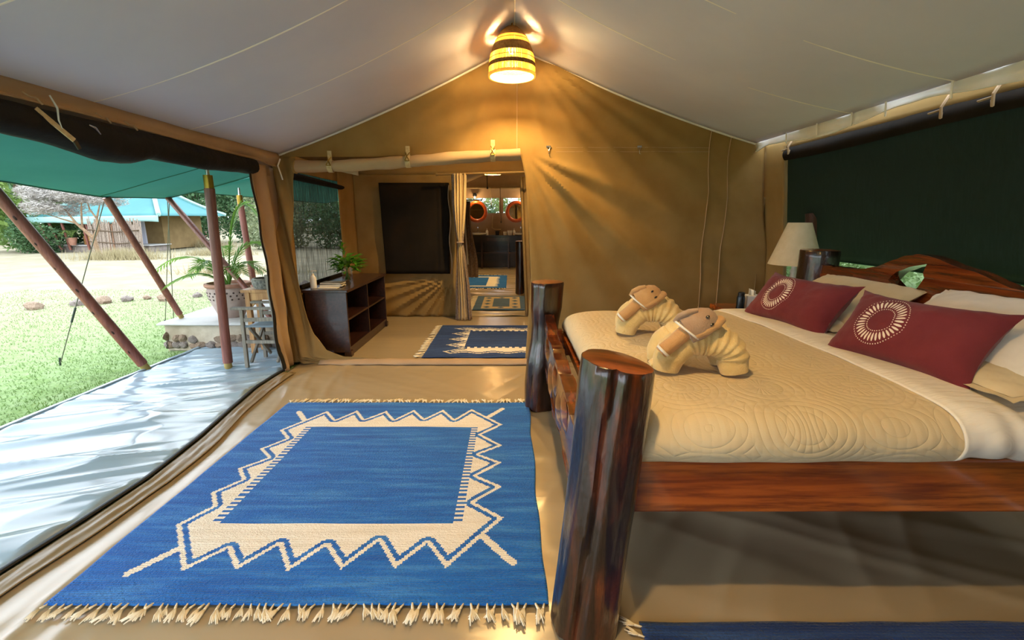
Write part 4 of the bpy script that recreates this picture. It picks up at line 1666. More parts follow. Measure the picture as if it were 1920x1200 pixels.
# ------------------------------------------------------------------ sideboard and what stands on it
sb = thing('sideboard', 'dark wooden open-shelf sideboard under the gauze window', 'sideboard', (-1.9, 5.35, 0))
X0, X1, Y0, Y1, HT = -2.11, -1.675, 4.63, 6.08, .70
MB().bb(X0 - .01, X1 + .02, Y0 - .02, Y1 + .02, HT - .028, HT).build('top', M['cab'], sb, smooth=False, bev=.005)
for y in (Y0, Y1 - .025):
    MB().bb(X0, X1, y, y + .025, .045, HT - .028).build('side_panel', M['cab'], sb, smooth=False, bev=.003)
MB().bb(X0, X0 + .015, Y0, Y1, .06, HT - .03).build('back_panel', M['cab_in'], sb, smooth=False)
ym = (Y0 + Y1) / 2
MB().bb(X0, X1 - .01, ym - .012, ym + .012, .08, HT - .03).build('divider', M['cab'], sb, smooth=False)
for y0, y1 in ((Y0 + .025, ym - .012), (ym + .012, Y1 - .025)):
    MB().bb(X0, X1 - .01, y0, y1, .375, .395).build('shelf', M['cab'], sb, smooth=False)
MB().bb(X0, X1 - .005, Y0 + .02, Y1 - .02, .075, .095).build('bottom_board', M['cab'], sb, smooth=False)
MB().bb(X1 - .03, X1 - .008, Y0 + .02, Y1 - .02, .0, .075).build('plinth', M['cab'], sb, smooth=False)
for y in (Y0 - .006, Y1 - .06):
    MB().bb(X1 - .06, X1 + .012, y, y + .07, 0, .06).build('foot', M['cab'], sb, smooth=False, bev=.003)
    MB().bb(X0, X0 + .06, y, y + .07, 0, .06).build('foot', M['cab'], sb, smooth=False, bev=.003)

so = thing('soap_dispenser', 'white pump bottle at the near end of the sideboard', 'bottle', (-2.05, 4.76, HT))
sc_ = (-2.05, 4.76, HT)
MB().lathe([(0, 0), (.03, 0), (.032, .01), (.032, .105), (.022, .125), (.012, .135), (0, .135)], 20, sc_).build('bottle', M['white'], so)
mb = MB().lathe([(0, .135), (.013, .135), (.013, .15), (.005, .152), (.005, .175), (0, .175)], 12, sc_)
mb.bar((sc_[0] - .01, sc_[1], sc_[2] + .178), (sc_[0] + .04, sc_[1], sc_[2] + .178), .014, .01)
mb.build('pump', M['white'], so)
MB().bb(-2.0, -1.80, 4.72, 5.0, HT, HT + .006).build('sheet', M['paper'], None, smooth=False)
pp = bpy.data.objects['sheet']
pp.name = 'paper_sheet'
tag(pp, 'white printed sheet under the books on the sideboard', 'paper')
for i, (x0, y0, w, d, z0, h, rz, mt_, lab) in enumerate((
        (-1.90, 4.88, .23, .16, HT + .0065, .022, .12, 'book_dark', 'lower dark book in the pair on the sideboard'),
        (-1.895, 4.885, .22, .15, HT + .0295, .016, -.05, 'book_light', 'upper printed book in the pair on the sideboard'))):
    bk = thing('book', lab, 'book', (x0, y0, z0), 'books on the sideboard')
    rot = Matrix.Rotation(rz, 3, 'Z')
    mb = MB()
    mb.box((x0, y0, z0 + .0015), (w, d, .003), rot)
    mb.box((x0, y0, z0 + h - .0015), (w, d, .003), rot)
    mb.box(Vector((x0, y0, z0 + h / 2)) + rot @ Vector((0, d / 2 - .0015, 0)), (w, .003, h), rot)
    mb.build('cover', M[mt_], bk, smooth=False)
    mb = MB()
    mb.box(Vector((x0, y0, z0 + h / 2)) - rot @ Vector((0, .003, 0)), (w - .008, d - .008, h - .006), rot)
    mb.build('pages', M['paper'], bk, smooth=False)
vc = (-1.885, 5.30, HT)
vs_t = thing('vase_of_leaves', 'clear glass jar of bright green leafy stems on the sideboard', 'vase', vc)
MB().lathe([(.0, .0), (.056, 0), (.058, .01), (.058, .155), (.054, .155), (.053, .012), (0, .010)], 28, vc).build('jar', M['glass'], vs_t)
mb = MB()
for k in range(9):
    a = k * 2.4
    mb.tube([(vc[0] + .03 * math.cos(a), vc[1] + .03 * math.sin(a), vc[2] + .015), (vc[0] - .01 * math.cos(a), vc[1] - .01 * math.sin(a), vc[2] + .15), (vc[0] + .05 * math.cos(a), vc[1] + .05 * math.sin(a), vc[2] + .26)], .004, 6)
mb.build('stems', M['stem'], vs_t)


def leaf_mesh(name, L, W, mat, curl=.25, n=6):
    mb = MB()

    def f(u, v):
        w = W * math.sin(math.pi * min(1, .06 + .94 * v) ** .8) * (1 - .0 * v)
        return ((u - .5) * w, L * v, -curl * L * v * v + abs(u - .5) * w * .35)
    mb.grid(f, 2, n)
    me = bpy.data.meshes.new(name)
    me.from_pydata(mb.v, [], mb.f)
    me.materials.append(mat)
    me.shade_smooth()
    return me


LM = leaf_mesh('leaf', .11, .036, M['leaf'])
r3 = random.Random(5)


def put_leaf(par, me, p, az, el, sc):
    o = bpy.data.objects.new('leaf', me)
    COL.objects.link(o)
    o.parent = par
    o.location = Vector(p) - ORG[par.name]
    o.rotation_euler = (el, 0, az)
    o.scale = (sc, sc, sc)
    return o


for k in range(95):
    a = r3.uniform(0, 2 * math.pi)
    rr_ = .12 * math.sqrt(r3.random())
    h = r3.uniform(.15, .30) - rr_ * .3
    p = (vc[0] + rr_ * math.cos(a), vc[1] + rr_ * math.sin(a), vc[2] + h)
    put_leaf(vs_t, LM, p, a - math.pi / 2 + r3.uniform(-.7, .7), r3.uniform(-.2, .8), r3.uniform(1.0, 1.5))
for k in range(9):
    put_leaf(vs_t, LM, (vc[0] - .03 + r3.uniform(-.01, .01), vc[1], vc[2] + .30 + .014 * k), k * 2.3, r3.uniform(.5, 1.2), .7)
MB().tube([(vc[0], vc[1], vc[2] + .2), (vc[0] - .03, vc[1], vc[2] + .42)], .003, 6).build('shoot', M['stem'], vs_t)

# ------------------------------------------------------------------ ante-room curtain and the rooms beyond
rod = tag(MB().tube([(-.99, 6.42, 1.975), (.45, 6.42, 2.012)], .014, 10).tube([(-1.01, 6.42, 1.974), (-.98, 6.42, 1.975)], .02, 10).build('curtain_rod', M['canvas_dark']), 'thin curtain rod across the inner doorway', 'rod')
ct = thing('curtain', 'tied-back cream curtain with brown printed edges in the inner doorway', 'curtain', (-.7, 6.42, 0))
CW = [(0.01, -.685, .115), (.5, -.69, .10), (.9, -.70, .06), (1.08, -.705, .034), (1.25, -.71, .055), (1.6, -.712, .09), (1.97, -.705, .105)]


def curtain_fn(lo, hi, dy, npl):
    def f(u, v):
        z = lerp(.01, 1.985, v)
        c = float(np.interp(z, [q[0] for q in CW], [q[1] for q in CW]))
        w = float(np.interp(z, [q[0] for q in CW], [q[2] for q in CW]))
        s = lerp(lo, hi, u)
        return (c + w * s + .006 * math.sin(v * 7 + u * 3), 6.42 + dy + .022 * math.cos(s * npl * math.pi) * min(1, w / .07) + .01 * nz(u * 3, v * 3), z)
    return f


MB().grid(curtain_fn(-.55, .5, -.035, 5), 40, 40).build('lining', M['curtain_c'], ct, solid=.003)
MB().grid(curtain_fn(-1, -.3, -.01, 4), 24, 40).build('printed_edge', M['curtain_p'], ct, solid=.003)
MB().grid(lambda u, v: curtain_fn(.25, 1.05, -.015, 4)(u, v * .62), 24, 30).build('printed_edge', M['curtain_p'], ct, solid=.003)
MB().grid(lambda u, v: curtain_fn(.25, 1.0, -.012, 4)(u, .6 + v * .4), 24, 20).build('lining', M['curtain_c'], ct, solid=.003)
MB().tube([(-.705 + .04 * math.cos(a), 6.40 + .045 * math.sin(a), 1.085) for a in [2 * math.pi * i / 20 for i in range(21)]], .012, 8, caps=False).build('tieback', M['curtain_p'], ct)
c2 = thing('curtain', 'second brown printed curtain with white lining farther back', 'curtain', (-.8, 8.9, 0))
MB().grid(lambda u, v: (lerp(-.92, -.78, u) * 1.0 + (.13 * ss(.8, .1, v) * u), 8.9 + .02 * math.sin(u * 20), lerp(.30, 1.72, v)), 24, 20).build('printed_cloth', M['curtain_p'], c2, solid=.003)
MB().grid(lambda u, v: (lerp(-.905, -.875, u) + .05 * (1 - v), 8.86, lerp(.55, 1.5, v)), 4, 10).build('lining', M['curtain_w'], c2, solid=.003)
MB().tube([(-2.29, 8.9, 1.74), (-.55, 8.9, 1.74)], .01, 8).build('hanging_rail', M['canvas_dark'], c2)
mb = MB()
mb.grid(lambda u, v: (lerp(.11, .21, u) + .09 * (1 - v), FAR + .02 - .02 * math.sin(u * 9), lerp(.0, 1.97, v)), 8, 20)
mb.build('door_strip', M['canvas_dark'], wf, solid=.01)
mb = MB()
mb.bb(.215, .235, FAR - .03, FAR + .0, 1.78, 1.86)
mb.build('clip', M['steel'], wf)

b2 = thing('bed', 'second log bed half hidden behind the doorway edge, in the tent beyond', 'bed', (1.1, 9.7, 0))
log_post('foot_post', (.15, 8.8, 0), (.155, 8.8, .985), .088, [(0, 1), (.6, 1), (.8, 1.05), (1, 1.1)], 31, [(2, .05, 1)], [(4.2, .12, .1)], b2, M['cut'])
log_post('foot_post', (.30, 10.7, 0), (.31, 10.7, 1.05), .10, [(0, 1), (1, 1)], 33, [(2, .05, 1)], [(4.2, .12, .1)], b2, M['cut'])
slab('footboard', [dense([(8.88, .34), (8.88, .68), (9.4, .70), (10.6, .68), (10.6, .36)], .08, .02, 4)], .21, .27, b2, M['slab'], 2)
MB().bb(.26, 2.2, 8.83, 8.89, .42, .60).build('side_rail', M['rail'], b2, smooth=False, bev=.006)
tag(MB().bb(.30, 2.2, 8.90, 10.6, .601, .80).build('mattress', M['sheet'], smooth=False, bev=.05), 'white mattress on the second log bed', 'mattress')

ws = thing('washstand', 'long dark wooden washstand at the far end of the tents', 'washstand', (-.3, 13.5, 0))
CX0, CX1, CY0, CY1 = -1.30, .75, 13.30, 13.68
MB().bb(CX0, CX1, CY0 - .02, CY1, .90, .945).build('top', M['counter'], ws, smooth=False, bev=.004)
for x in (CX0 + .03, -.86, -.1, CX1 - .03):
    for y in (CY0 + .02, CY1 - .03):
        MB().bb(x - .022, x + .022, y - .02, y + .02, 0, .90).build('leg', M['cab'], ws, smooth=False)
MB().bb(CX0, CX1, CY0 + .02, CY1, .44, .47).build('shelf', M['cab'], ws, smooth=False)
MB().bb(CX0, CX1, CY0, CY0 + .02, .76, .90).build('apron', M['counter'], ws, smooth=False)
MB().bb(CX0, CX1, CY1 - .02, CY1, .0, .90).build('back_board', M['counter'], ws, smooth=False)
MB().bb(-.72, -.12, CY0 - .012, CY0, .79, .87).build('drawer', M['cab'], ws, smooth=False)
for x, nm in ((-.96, 'left'), (.27, 'right')):
    bs = thing('wash_basin', 'white ceramic basin on the washstand below the %s mirror' % nm, 'basin', (x, 13.47, .945), 'wash basins')
    MB().lathe([(.10, 0), (.19, .015), (.215, .05), (.215, .062), (.195, .062), (.15, .025), (0, .018)], 28, (x, 13.47, .945), wob=lambda a, z: 1 + .12 * math.cos(a) ** 2).build('bowl', M['ceramic'], bs)
    mb = MB()
    mb.tube([(x - .02, 13.62, .945), (x - .02, 13.62, 1.12), (x - .02, 13.58, 1.16), (x - .02, 13.54, 1.13)], .012, 8)
    mb.tube([(x + .03, 13.62, .945), (x + .03, 13.62, 1.02)], .018, 8)
    mb.build('tap', M['steel'], bs)
for x, lab in ((-.71, 'white pump bottle beside the left basin'), (.06, 'white pump bottle beside the right basin')):
    bt_ = thing('soap_dispenser', lab, 'bottle', (x, 13.42, .945), 'bathroom pump bottles')
    MB().lathe([(0, 0), (.035, 0), (.035, .11), (.015, .14), (0, .14)], 12, (x, 13.42, .945)).build('bottle', M['white'], bt_)
    MB().lathe([(.012, .14), (.006, .15), (.006, .19), (0, .19)], 8, (x, 13.42, .945)).bar((x, 13.42, 1.13), (x, 13.37, 1.13), .014, .012).build('pump', M['white'], bt_)
for x, h, w, m_, lab in ((-.42, .12, .06, 'dark', 'dark cup in the middle of the washstand'), (-.30, .13, .04, 'glass', 'clear tumbler right of the dark cup on the washstand'), (-.20, .10, .05, 'paper', 'small pale packet on the washstand'), (-.06, .13, .07, 'white', 'white jar on the washstand left of the pump bottle')):
    o = MB().lathe([(0, 0), (w * .85, 0), (w, h), (w * .88, h), (w * .75, .012), (0, .012)], 14, (x, 13.42, .945)).build({'dark': 'cup', 'glass': 'tumbler', 'paper': 'packet', 'white': 'jar'}[m_], M[m_])
    tag(o, lab, {'dark': 'cup', 'glass': 'glass', 'paper': 'packet', 'white': 'jar'}[m_])
for x, lab in ((-1.0, 'left round mirror with thick orange frame above the washstand'), (.12, 'right round mirror with thick orange frame above the washstand')):
    mr = thing('round_mirror', lab, 'mirror', (x, 13.6, 1.58), 'orange round mirrors')
    mb = MB()
    mb.tube([(x + .255 * math.cos(a), 13.58, 1.60 + .255 * math.sin(a)) for a in [2 * math.pi * i / 40 for i in range(41)]], .052, 10, caps=False)
    mb.build('frame', M['orange'], mr)
    mb = MB()
    mb.lathe([(0, 0), (.225, 0), (.225, .012), (0, .012)], 36)
    mb.v = [(x + p[0], 13.60 - p[2], 1.60 + p[1]) for p in mb.v]
    mb.build('glass', M['mirror'], mr)
for x, y, z0, z1, m_, lab in ((-.51, 10.0, 2.0, 2.66, 'dark', 'black light pull cord hanging from the far roof'), (-.58, 13.47, 1.72, 2.245, 'web', 'pale pull cord with dark tip before the bathroom window'), (-.31, 13.47, 1.28, 2.245, 'bark_dark', 'dark brown pull cord between the round mirrors')):
    pc = thing('pull_cord', lab, 'cord', (x, y, z0), 'bathroom pull cords')
    MB().tube([(x - .02, y, z1), (x, y, z0 + .05)], .010, 6).build('cord', M[m_], pc)
    MB().lathe([(0, 0), (.016, .01), (.016, .05), (0, .07)], 8, (x, y, z0)).build('knob', M['dark'], pc)
mb = MB()
mb.tube([(-.56, 13.70, 1.50), (-.58, 13.70, 1.15), (-.50, 13.66, 1.10), (-.32, 13.62, 1.10)], .016, 8)
mb.build('pipe', M['web'], wend)
for x in (-1.05, .38):
    lt = thing('wall_spot', 'small black spot lamp above the %s mirror' % ('left' if x < 0 else 'right'), 'lamp', (x, 13.55, 2.0), 'bathroom spot lamps')
    MB().lathe([(0, 0), (.05, .02), (.06, .06), (.04, .11), (0, .12)], 14, (x, 13.55, 2.0)).build('housing', M['dark'], lt)
    MB().lathe([(0, -.015), (.022, -.01), (.022, .01), (0, .01)], 10, (x, 13.53, 2.0)).build('lens', M['bulb'], lt)
    ld = bpy.data.lights.new('spot_light', 'POINT')
    ld.energy = 8
    ld.color = (1, .66, .32)
    ld.shadow_soft_size = .03
    lo = bpy.data.objects.new('spot_light', ld)
    COL.objects.link(lo)
    lo.parent = lt
    lo.location = (0, -.12, -.06)

# ------------------------------------------------------------------ outside: awnings and their poles
def zo(y):
    return interp([(-1, 1.66), (1, 1.74), (2.5, 1.72), (3.68, 1.687), (4.09, 1.645), (4.61, 1.605), (5.43, 1.63)], y)


def f(u, v):
    y = lerp(-1, 5.43, v)
    x = lerp(-2.16, -3.9 + .06 * math.sin(math.pi * ((y + 1) / 1.6 % 1)) * 0, u)
    z = lerp(2.10, zo(y), u) - .05 * math.sin(math.pi * u) + .008 * nz(x * 2, y * 1.5, 7)
    return (x, y - .12 * math.sin(math.pi * u) * v, z)


aw = thing('awning', 'green canvas verandah awning over the shiny groundsheet', 'awning', (-3, 2.2, 1.6))
MB().grid(f, 30, 60).build('canvas', M['fly'], aw, solid=.003)
MB().tube([f(1, k / 60) for k in range(61)], .010, 6).build('outer_hem', M['fly_hem'], aw)
MB().tube([f(k / 20, 1) for k in range(21)], .010, 6).build('end_hem', M['fly_hem'], aw)
MB().tube([tuple(Vector(f(k / 20, .86)) - Vector((0, 0, .004))) for k in range(21)], .004, 6).build('seam', M['fly_hem'], aw)
aw2 = thing('awning', 'second green awning beyond the far end of the first one', 'awning', (-3, 8, 1.6))


def f2(u, v):
    y = lerp(5.75, 10.0, v)
    return (lerp(-2.22, -3.9, u), y, lerp(2.15, 1.72, u) - .04 * math.sin(math.pi * u))


MB().grid(f2, 16, 20).build('canvas', M['fly'], aw2, solid=.003)
MB().tube([f2(1, k / 20) for k in range(21)], .010, 6).build('outer_hem', M['fly_hem'], aw2)
aw3 = thing('awning', 'green outer fly sloping down outside the gauze window', 'awning', (2.9, 2, 1.0))


def f3(u, v):
    y = lerp(-1, 8, v)
    return (lerp(2.34, 3.3, u), y, lerp(2.16, .985, u) - .03 * math.sin(math.pi * u) + .01 * nz(y * 1.5, u * 2))


MB().grid(f3, 16, 40).build('canvas', M['fly_painted_shade'], aw3, solid=.003)
MB().tube([f3(1, k / 40) for k in range(41)], .010, 6).build('outer_hem', M['fly_hem'], aw3)


def make_pole(label, base, top, r, sleeve=True, knots=0, brass=False):
    base, top = Vector(base), Vector(top)
    root = thing('tent_pole', label, 'pole', base, 'red-brown awning poles')
    d = (top - base)
    a = base + d * (.035 if sleeve else 0)
    mb = MB()
    n = 24
    mb.tube([a.lerp(top, k / n) for k in range(n + 1)], [r * (1 + .05 * nz(k * .5, base.x)) for k in range(n + 1)], 16, fn=lambda an, t: 1 + .04 * nz(math.cos(an) * 2, math.sin(an) * 2, t * 6 + base.y))
    sh = mb.build('shaft', M['pole'], root)
    if sleeve:
        MB().tube([base, base + d * .05], r * .8, 14).build('foot_sleeve', M['pole_end'], root)
    if brass:
        MB().tube([top - d.normalized() * .0, top + Vector((0, 0, .11))], r * .9, 14).build('collar', M['brass'], root)
        MB().tube([top + Vector((0, 0, .11)), top + Vector((0, 0, .2))], r * .4, 10).build('spike', M['steel'], root)
    rk = random.Random(knots)
    for k in range(knots):
        t = (k + .7) / (knots + 1)
        p = a.lerp(top, t)
        mb = MB()
        mb.lathe([(0, -.5), (.8, -.3), (1, 0), (.8, .3), (0, .5)], 8)
        q = d.normalized()
        side = q.cross(Vector((0, 1, 0))).normalized()
        off = Vector((0, -1, 0)) * r * .93 + side * rk.uniform(-.4, .4) * r
        mb.v = [tuple(p + off + q * v_[0] * .022 + side * v_[1] * .011 + Vector((0, 1, 0)) * v_[2] * .012) for v_ in mb.v]
        mb.build('knot', M['knot'], sh)
    return root


make_pole('upright red-brown pole with brass collar beside the black roll', (-2.70, 4.22, .01), (-2.64, 4.2, 1.66), .042, brass=True)
make_pole('thick knotty pole leaning across the lawn, nearest the camera', (-3.46, 4.20, .005), (-3.93, 3.62, 1.66), .043, knots=7)
make_pole('leaning pole whose foot stands at the terrace corner', (-3.77, 5.18, .30), (-3.90, 4.61, 1.60), .034)
make_pole('leaning pole in front of the big clay pot', (-2.62, 4.99, .30), (-3.86, 5.38, 1.63), .030, sleeve=False)
make_pole('upright pole behind the clay pot with a brass collar', (-3.36, 6.02, .30), (-3.42, 6.02, 1.58), .038, brass=True)
make_pole('far leaning pole before the small blue tank', (-24.2, 37.5, -.1), (-26.6, 37.5, 3.3), .16)
make_pole('pole standing outside the gauze window', (3.0, 4.45, 0), (2.9, 4.62, 1.45), .05)
for a, b, s, lab in (((-4.5, 4.43, 0), (-3.92, 4.62, 1.60), .25, 'long guy rope with dark slider crossing the nearest leaning pole'),
                     ((-4.45, 5.95, 0), (-3.9, 5.42, 1.60), 0, 'near-vertical guy rope from the awning corner'),
                     ((-4.75, 6.2, 0), (-3.89, 5.44, 1.62), .22, 'slanting guy rope with dark slider behind the terrace corner')):
    g = thing('guy_rope', lab, 'rope', a, 'awning guy ropes')
    MB().tube([a, b], .0045, 6).build('cord', M['rope'], g)
    if s:
        A, B = Vector(a), Vector(b)
        MB().tube([A.lerp(B, s), A.lerp(B, s + .09)], .010, 8).build('slider', M['rope_dark'], g)
    MB().tube([Vector(a) + Vector((0, 0, .05)), Vector(a) + Vector((-.02, .01, -.03))], .009, 6).build('peg', M['rope_dark'], g)

# ------------------------------------------------------------------ ground
def f(u, v):
    x, y = lerp(-130, 60, u), lerp(-40, 150, v)
    far = ss(14, 60, math.hypot(x, y))
    return (x, y, -.035 + .35 * far * nz(x * .03, y * .03, 2))


ground = struct(MB().grid(f, 90, 90).build('floor_lawn', M['ground'], fixn=False, origin=(0, 0, 0)), 'lawn turning into dry grass field')
rg = random.Random(3)
mb = MB()
for k in range(34000):
    x = -3.5 - 6.5 * rg.random() ** 1.6
    y = rg.uniform(1.0, 9.5)
    if y > 4.9 and x > -3.95:
        continue
    if x < -3.3 - (y - .2) * 1.15:
        continue
    a = rg.uniform(0, 6.28)
    h = rg.uniform(.012, .032)
    w = .0045
    bx, by = rg.uniform(-.02, .02), rg.uniform(-.02, .02)
    mb.v += [(x - w * math.cos(a), y - w * math.sin(a), -.035), (x + w * math.cos(a), y + w * math.sin(a), -.035), (x + bx, y + by, -.035 + h)]
    n_ = len(mb.v)
    mb.f.append((n_ - 3, n_ - 2, n_ - 1))
mb.mi = [0] * len(mb.f)
tag(mb.build('grass', M['blade'], fixn=False, smooth=False), 'short bright green lawn grass beside the verandah', 'grass', kind='stuff')
mb = MB()
for cx, cy, rx_, ry_, n_, hh in ((-14.2, 17.0, 1.3, .5, 1500, .45), (-16.5, 24.5, 2.5, .6, 900, .5), (-7.6, 12.5, 1.5, .5, 500, .25), (-12.0, 19.0, 1.2, .5, 700, .35)):
    for k in range(n_):
        x, y = cx + rg.gauss(0, rx_ * .5), cy + rg.gauss(0, ry_ * .5)
        h = hh * rg.uniform(.3, 1)
        a = rg.uniform(0, 6.28)
        w = .012
        l = rg.uniform(-.15, .15)
        n0 = len(mb.v)
        mb.v += [(x - w * math.cos(a), y - w * math.sin(a), -.05), (x + w * math.cos(a), y + w * math.sin(a), -.05), (x + l, y + l * .4, h)]
        mb.f.append((n0, n0 + 1, n0 + 2))
mb.mi = [0] * len(mb.f)
tag(mb.build('dry_tussocks', M['blade_dry'], fixn=False, smooth=False), 'dry straw-coloured grass tussocks in the open field', 'grass', kind='stuff')


def stone_mesh(name, seed, mat):
    bm = bmesh.new()
    bmesh.ops.create_icosphere(bm, subdivisions=2, radius=1)
    for v_ in bm.verts:
        k = 1 + .35 * nz(v_.co.x * 1.3 + seed, v_.co.y * 1.3, v_.co.z * 1.3)
        v_.co *= k
    me = bpy.data.meshes.new(name)
    bm.to_mesh(me)
    bm.free()
    me.materials.append(mat)
    return me


SM = [stone_mesh('stone', s * 7.3, M['stone'] if s % 2 else M['stone2']) for s in range(5)]
# row of stones edging the lawn
k = 0
for px_, py_, r_ in ((-7.75, 7.40, .10), (-7.35, 7.75, .09), (-7.1, 7.95, .11), (-6.85, 8.15, .08), (-6.65, 8.35, .06), (-6.2, 8.2, .10), (-5.9, 8.6, .07), (-6.0, 9.3, .09), (-5.55, 9.0, .14), (-5.3, 9.15, .09), (-4.6, 9.6, .10), (-4.4, 9.8, .12), (-8.6, 7.0, .09), (-8.3, 7.1, .06)):
    o = bpy.data.objects.new('edging_stone', SM[k % 5])
    COL.objects.link(o)
    o.location = (px_, py_, -.035 + r_ * .45)
    o.scale = (r_ * 1.25, r_, r_ * .8)
    o.rotation_euler = (0, 0, k * 1.3)
    tag(o, ('grey' if (k % 5) % 2 else 'brown') + ' rough field stone in the row edging the lawn', 'stone', 'stones edging the lawn')
    k += 1

# ------------------------------------------------------------------ terrace, pot, chair, table
te = thing('stone_terrace', 'low rubble-stone terrace with a white mat beside the verandah', 'terrace', (-3.05, 5.7, -.03))
mb = MB()
mb.grid(lambda u, v: (lerp(-3.82, -2.3, u), 4.97 + .012 * nz(u * 9, v * 4), lerp(-.03, .27, v)), 30, 10)
mb.bb(-3.81, -2.28, 4.985, 6.5, -.03, .265)
mb.build('rubble_core', M['plaster'], te)
mb = MB()
mb.grid(lambda u, v: (lerp(-3.88 + .02 * math.sin(v * 9), -2.28, u), lerp(4.93, 6.5, v), .284 - .016 * ss(.03, 0, v) + .003 * nz(u * 6, v * 6)), 30, 24)
mb.build('mat', M['mat_white'], te, solid=.012)
rs = random.Random(12)
x = -3.80
k = 0
while x < -2.45:
    w = rs.uniform(.05, .10)
    for z in (.03, .105):
        if z > .1 and rs.random() < .35:
            continue
        o = bpy.data.objects.new('stone', SM[k % 5])
        COL.objects.link(o)
        o.parent = te
        o.location = Vector((x + rs.uniform(-.02, .02), 4.965, z + rs.uniform(-.012, .012))) - ORG[te.name]
        o.scale = (w * .75, .03, .042)
        o.rotation_euler = (0, rs.uniform(-.15, .15), 0)
        k += 1
    x += w * 1.25
for y in np.arange(5.0, 6.4, .15):
    for z in (.04, .13):
        o = bpy.data.objects.new('stone', SM[k % 5])
        COL.objects.link(o)
        o.parent = te
        o.location = Vector((-3.815, y, z)) - ORG[te.name]
        o.scale = (.035, .085, .05)
        k += 1

pc_ = (-3.26, 5.30, .288)
pp_ = thing('potted_palm', 'palm in a big dimpled clay pot on the terrace', 'potted plant', pc_)
POT = [(0, 0), (.12, 0), (.135, .02), (.175, .12), (.215, .24), (.225, .31), (.218, .345), (.205, .36)]
MB().lathe(POT, 40, pc_).build('pot', M['pot_body'], pp_)
MB().lathe([(.20, .345), (.232, .355), (.245, .375), (.24, .395), (.215, .40), (.20, .385), (.19, .35)], 40, pc_, closed=True).build('rim', M['terracotta'], pp_)
MB().lathe([(.0, .36), (.2, .355), (.205, .35)], 24, pc_).build('soil', M['bark_dark'], pp_)
DM = None
for zr, cnt in ((.30, 22), (.265, 22), (.225, 20)):
    for j in range(cnt):
        a = 2 * math.pi * (j + (.5 if zr == .265 else 0)) / cnt
        if math.sin(a) > .45:
            continue
        rr_ = interp([(q[1], q[0]) for q in POT], zr) + .001
        if DM is None:
            mb = MB()
            mb.lathe([(0, .004), (.009, .003), (.011, 0), (0, -.002)], 8)
            DM = bpy.data.meshes.new('dimple')
            DM.from_pydata(mb.v, [], mb.f)
            DM.materials.append(M['hole'])
        o = bpy.data.objects.new('dimple', DM)
        COL.objects.link(o)
        o.parent = pp_
        o.location = (rr_ * math.cos(a), rr_ * math.sin(a), zr)
        o.rotation_euler = (0, math.pi / 2, a)


def frond(par, base, az, L, rise, droop, mat, nl=22, ll=.2, name='frond'):
    base = Vector(base)
    dirv = Vector((math.cos(az), math.sin(az), 0))
    pts = []
    for k in range(13):
        t = k / 12
        pts.append(base + dirv * L * t * (.55 + .45 * t) + Vector((0, 0, rise * math.sin(t * math.pi * .62) - droop * t ** 3)))
    mb = MB()
    mb.tube(pts, [.008 * (1 - .8 * k / 12) + .0015 for k in range(13)], 5)
    side = dirv.cross(Vector((0, 0, 1)))
    for k in range(nl):
        t = .22 + .78 * k / (nl - 1)
        s = t * 12
        i = min(int(s), 11)
        p = pts[i].lerp(pts[i + 1], s - i)
        tg = (pts[i + 1] - pts[i]).normalized()
        for sg in (-1, 1):
            d = (tg * .75 + side * sg * .75 + Vector((0, 0, -.12))).normalized()
            l = ll * (1 - .45 * abs(t - .5) * 1.4)
            q = p + d * l + Vector((0, 0, -.10 * l))
            m_ = p + d * l * .45
            w = Vector((0, 0, 1)).cross(d).normalized() * .0085
            n0 = len(mb.v)
            mb.v += [tuple(p), tuple(m_ + w), tuple(q), tuple(m_ - w)]
            mb.f.append((n0, n0 + 1, n0 + 2, n0 + 3))
            mb.mi.append(0)
    return mb.build(name, mat, par, fixn=False)


top = (pc_[0], pc_[1], pc_[2] + .34)
for az, L, rise, droop in ((3.25, .72, .42, .16), (2.95, .50, .30, .14), (3.7, .55, .22, .12), (.35, .35, .95, .02), (-.1, .42, .34, .10), (5.6, .40, .30, .08), (.9, .5, .55, .1), (2.2, .5, .5, .1), (4.4, .35, .35, .05)):
    frond(pp_, top, az, L, rise, droop, M['leaf_palm'])

ch = thing('directors_chair', 'weathered folding chair with grey seat on the verandah', 'chair', (-2.36, 4.40, .01))
CYN, CYF = 4.24, 4.58
for y in (CYN, CYF):
    MB().bar((-2.53, y, .012), (-2.52, y, .575), .032, .028).build('front_leg', M['grey_wood'], ch, smooth=False, bev=.003)
    MB().bar((-2.185, y, .012), (-2.25, y, .90), .032, .028).build('back_post', M['grey_wood'], ch, smooth=False, bev=.003)
    MB().bb(-2.61, -2.215, y - .03, y + .03, .575, .597).build('armrest', M['grey_wood'], ch, smooth=False, bev=.004)
    MB().bar((-2.525, y, .475), (-2.215, y, .485), .02, .035).build('side_rail', M['grey_wood'], ch, smooth=False)
    MB().bar((-2.53, y, .265), (-2.2, y, .265), .02, .03).build('side_rail', M['grey_wood'], ch, smooth=False)
for x in (-2.49, -2.24):
    MB().bar((x, CYN + .01, .06), (x, CYF - .01, .40), .02, .026).build('cross_brace', M['grey_wood'], ch, smooth=False)
    MB().bar((x + .022, CYN + .01, .40), (x + .022, CYF - .01, .06), .02, .026).build('cross_brace', M['grey_wood'], ch, smooth=False)
MB().grid(lambda u, v: (lerp(-2.54, -2.20, u), lerp(CYN, CYF, v), .415 - .03 * math.sin(math.pi * v)), 8, 10).build('seat', M['cushion_blue'], ch, solid=.02)
MB().grid(lambda u, v: (-2.235 - .012 * u + .03 * math.sin(math.pi * v), lerp(CYN, CYF, v), lerp(.72, .88, u)), 4, 8).build('backrest', M['cushion_blue'], ch, solid=.006)
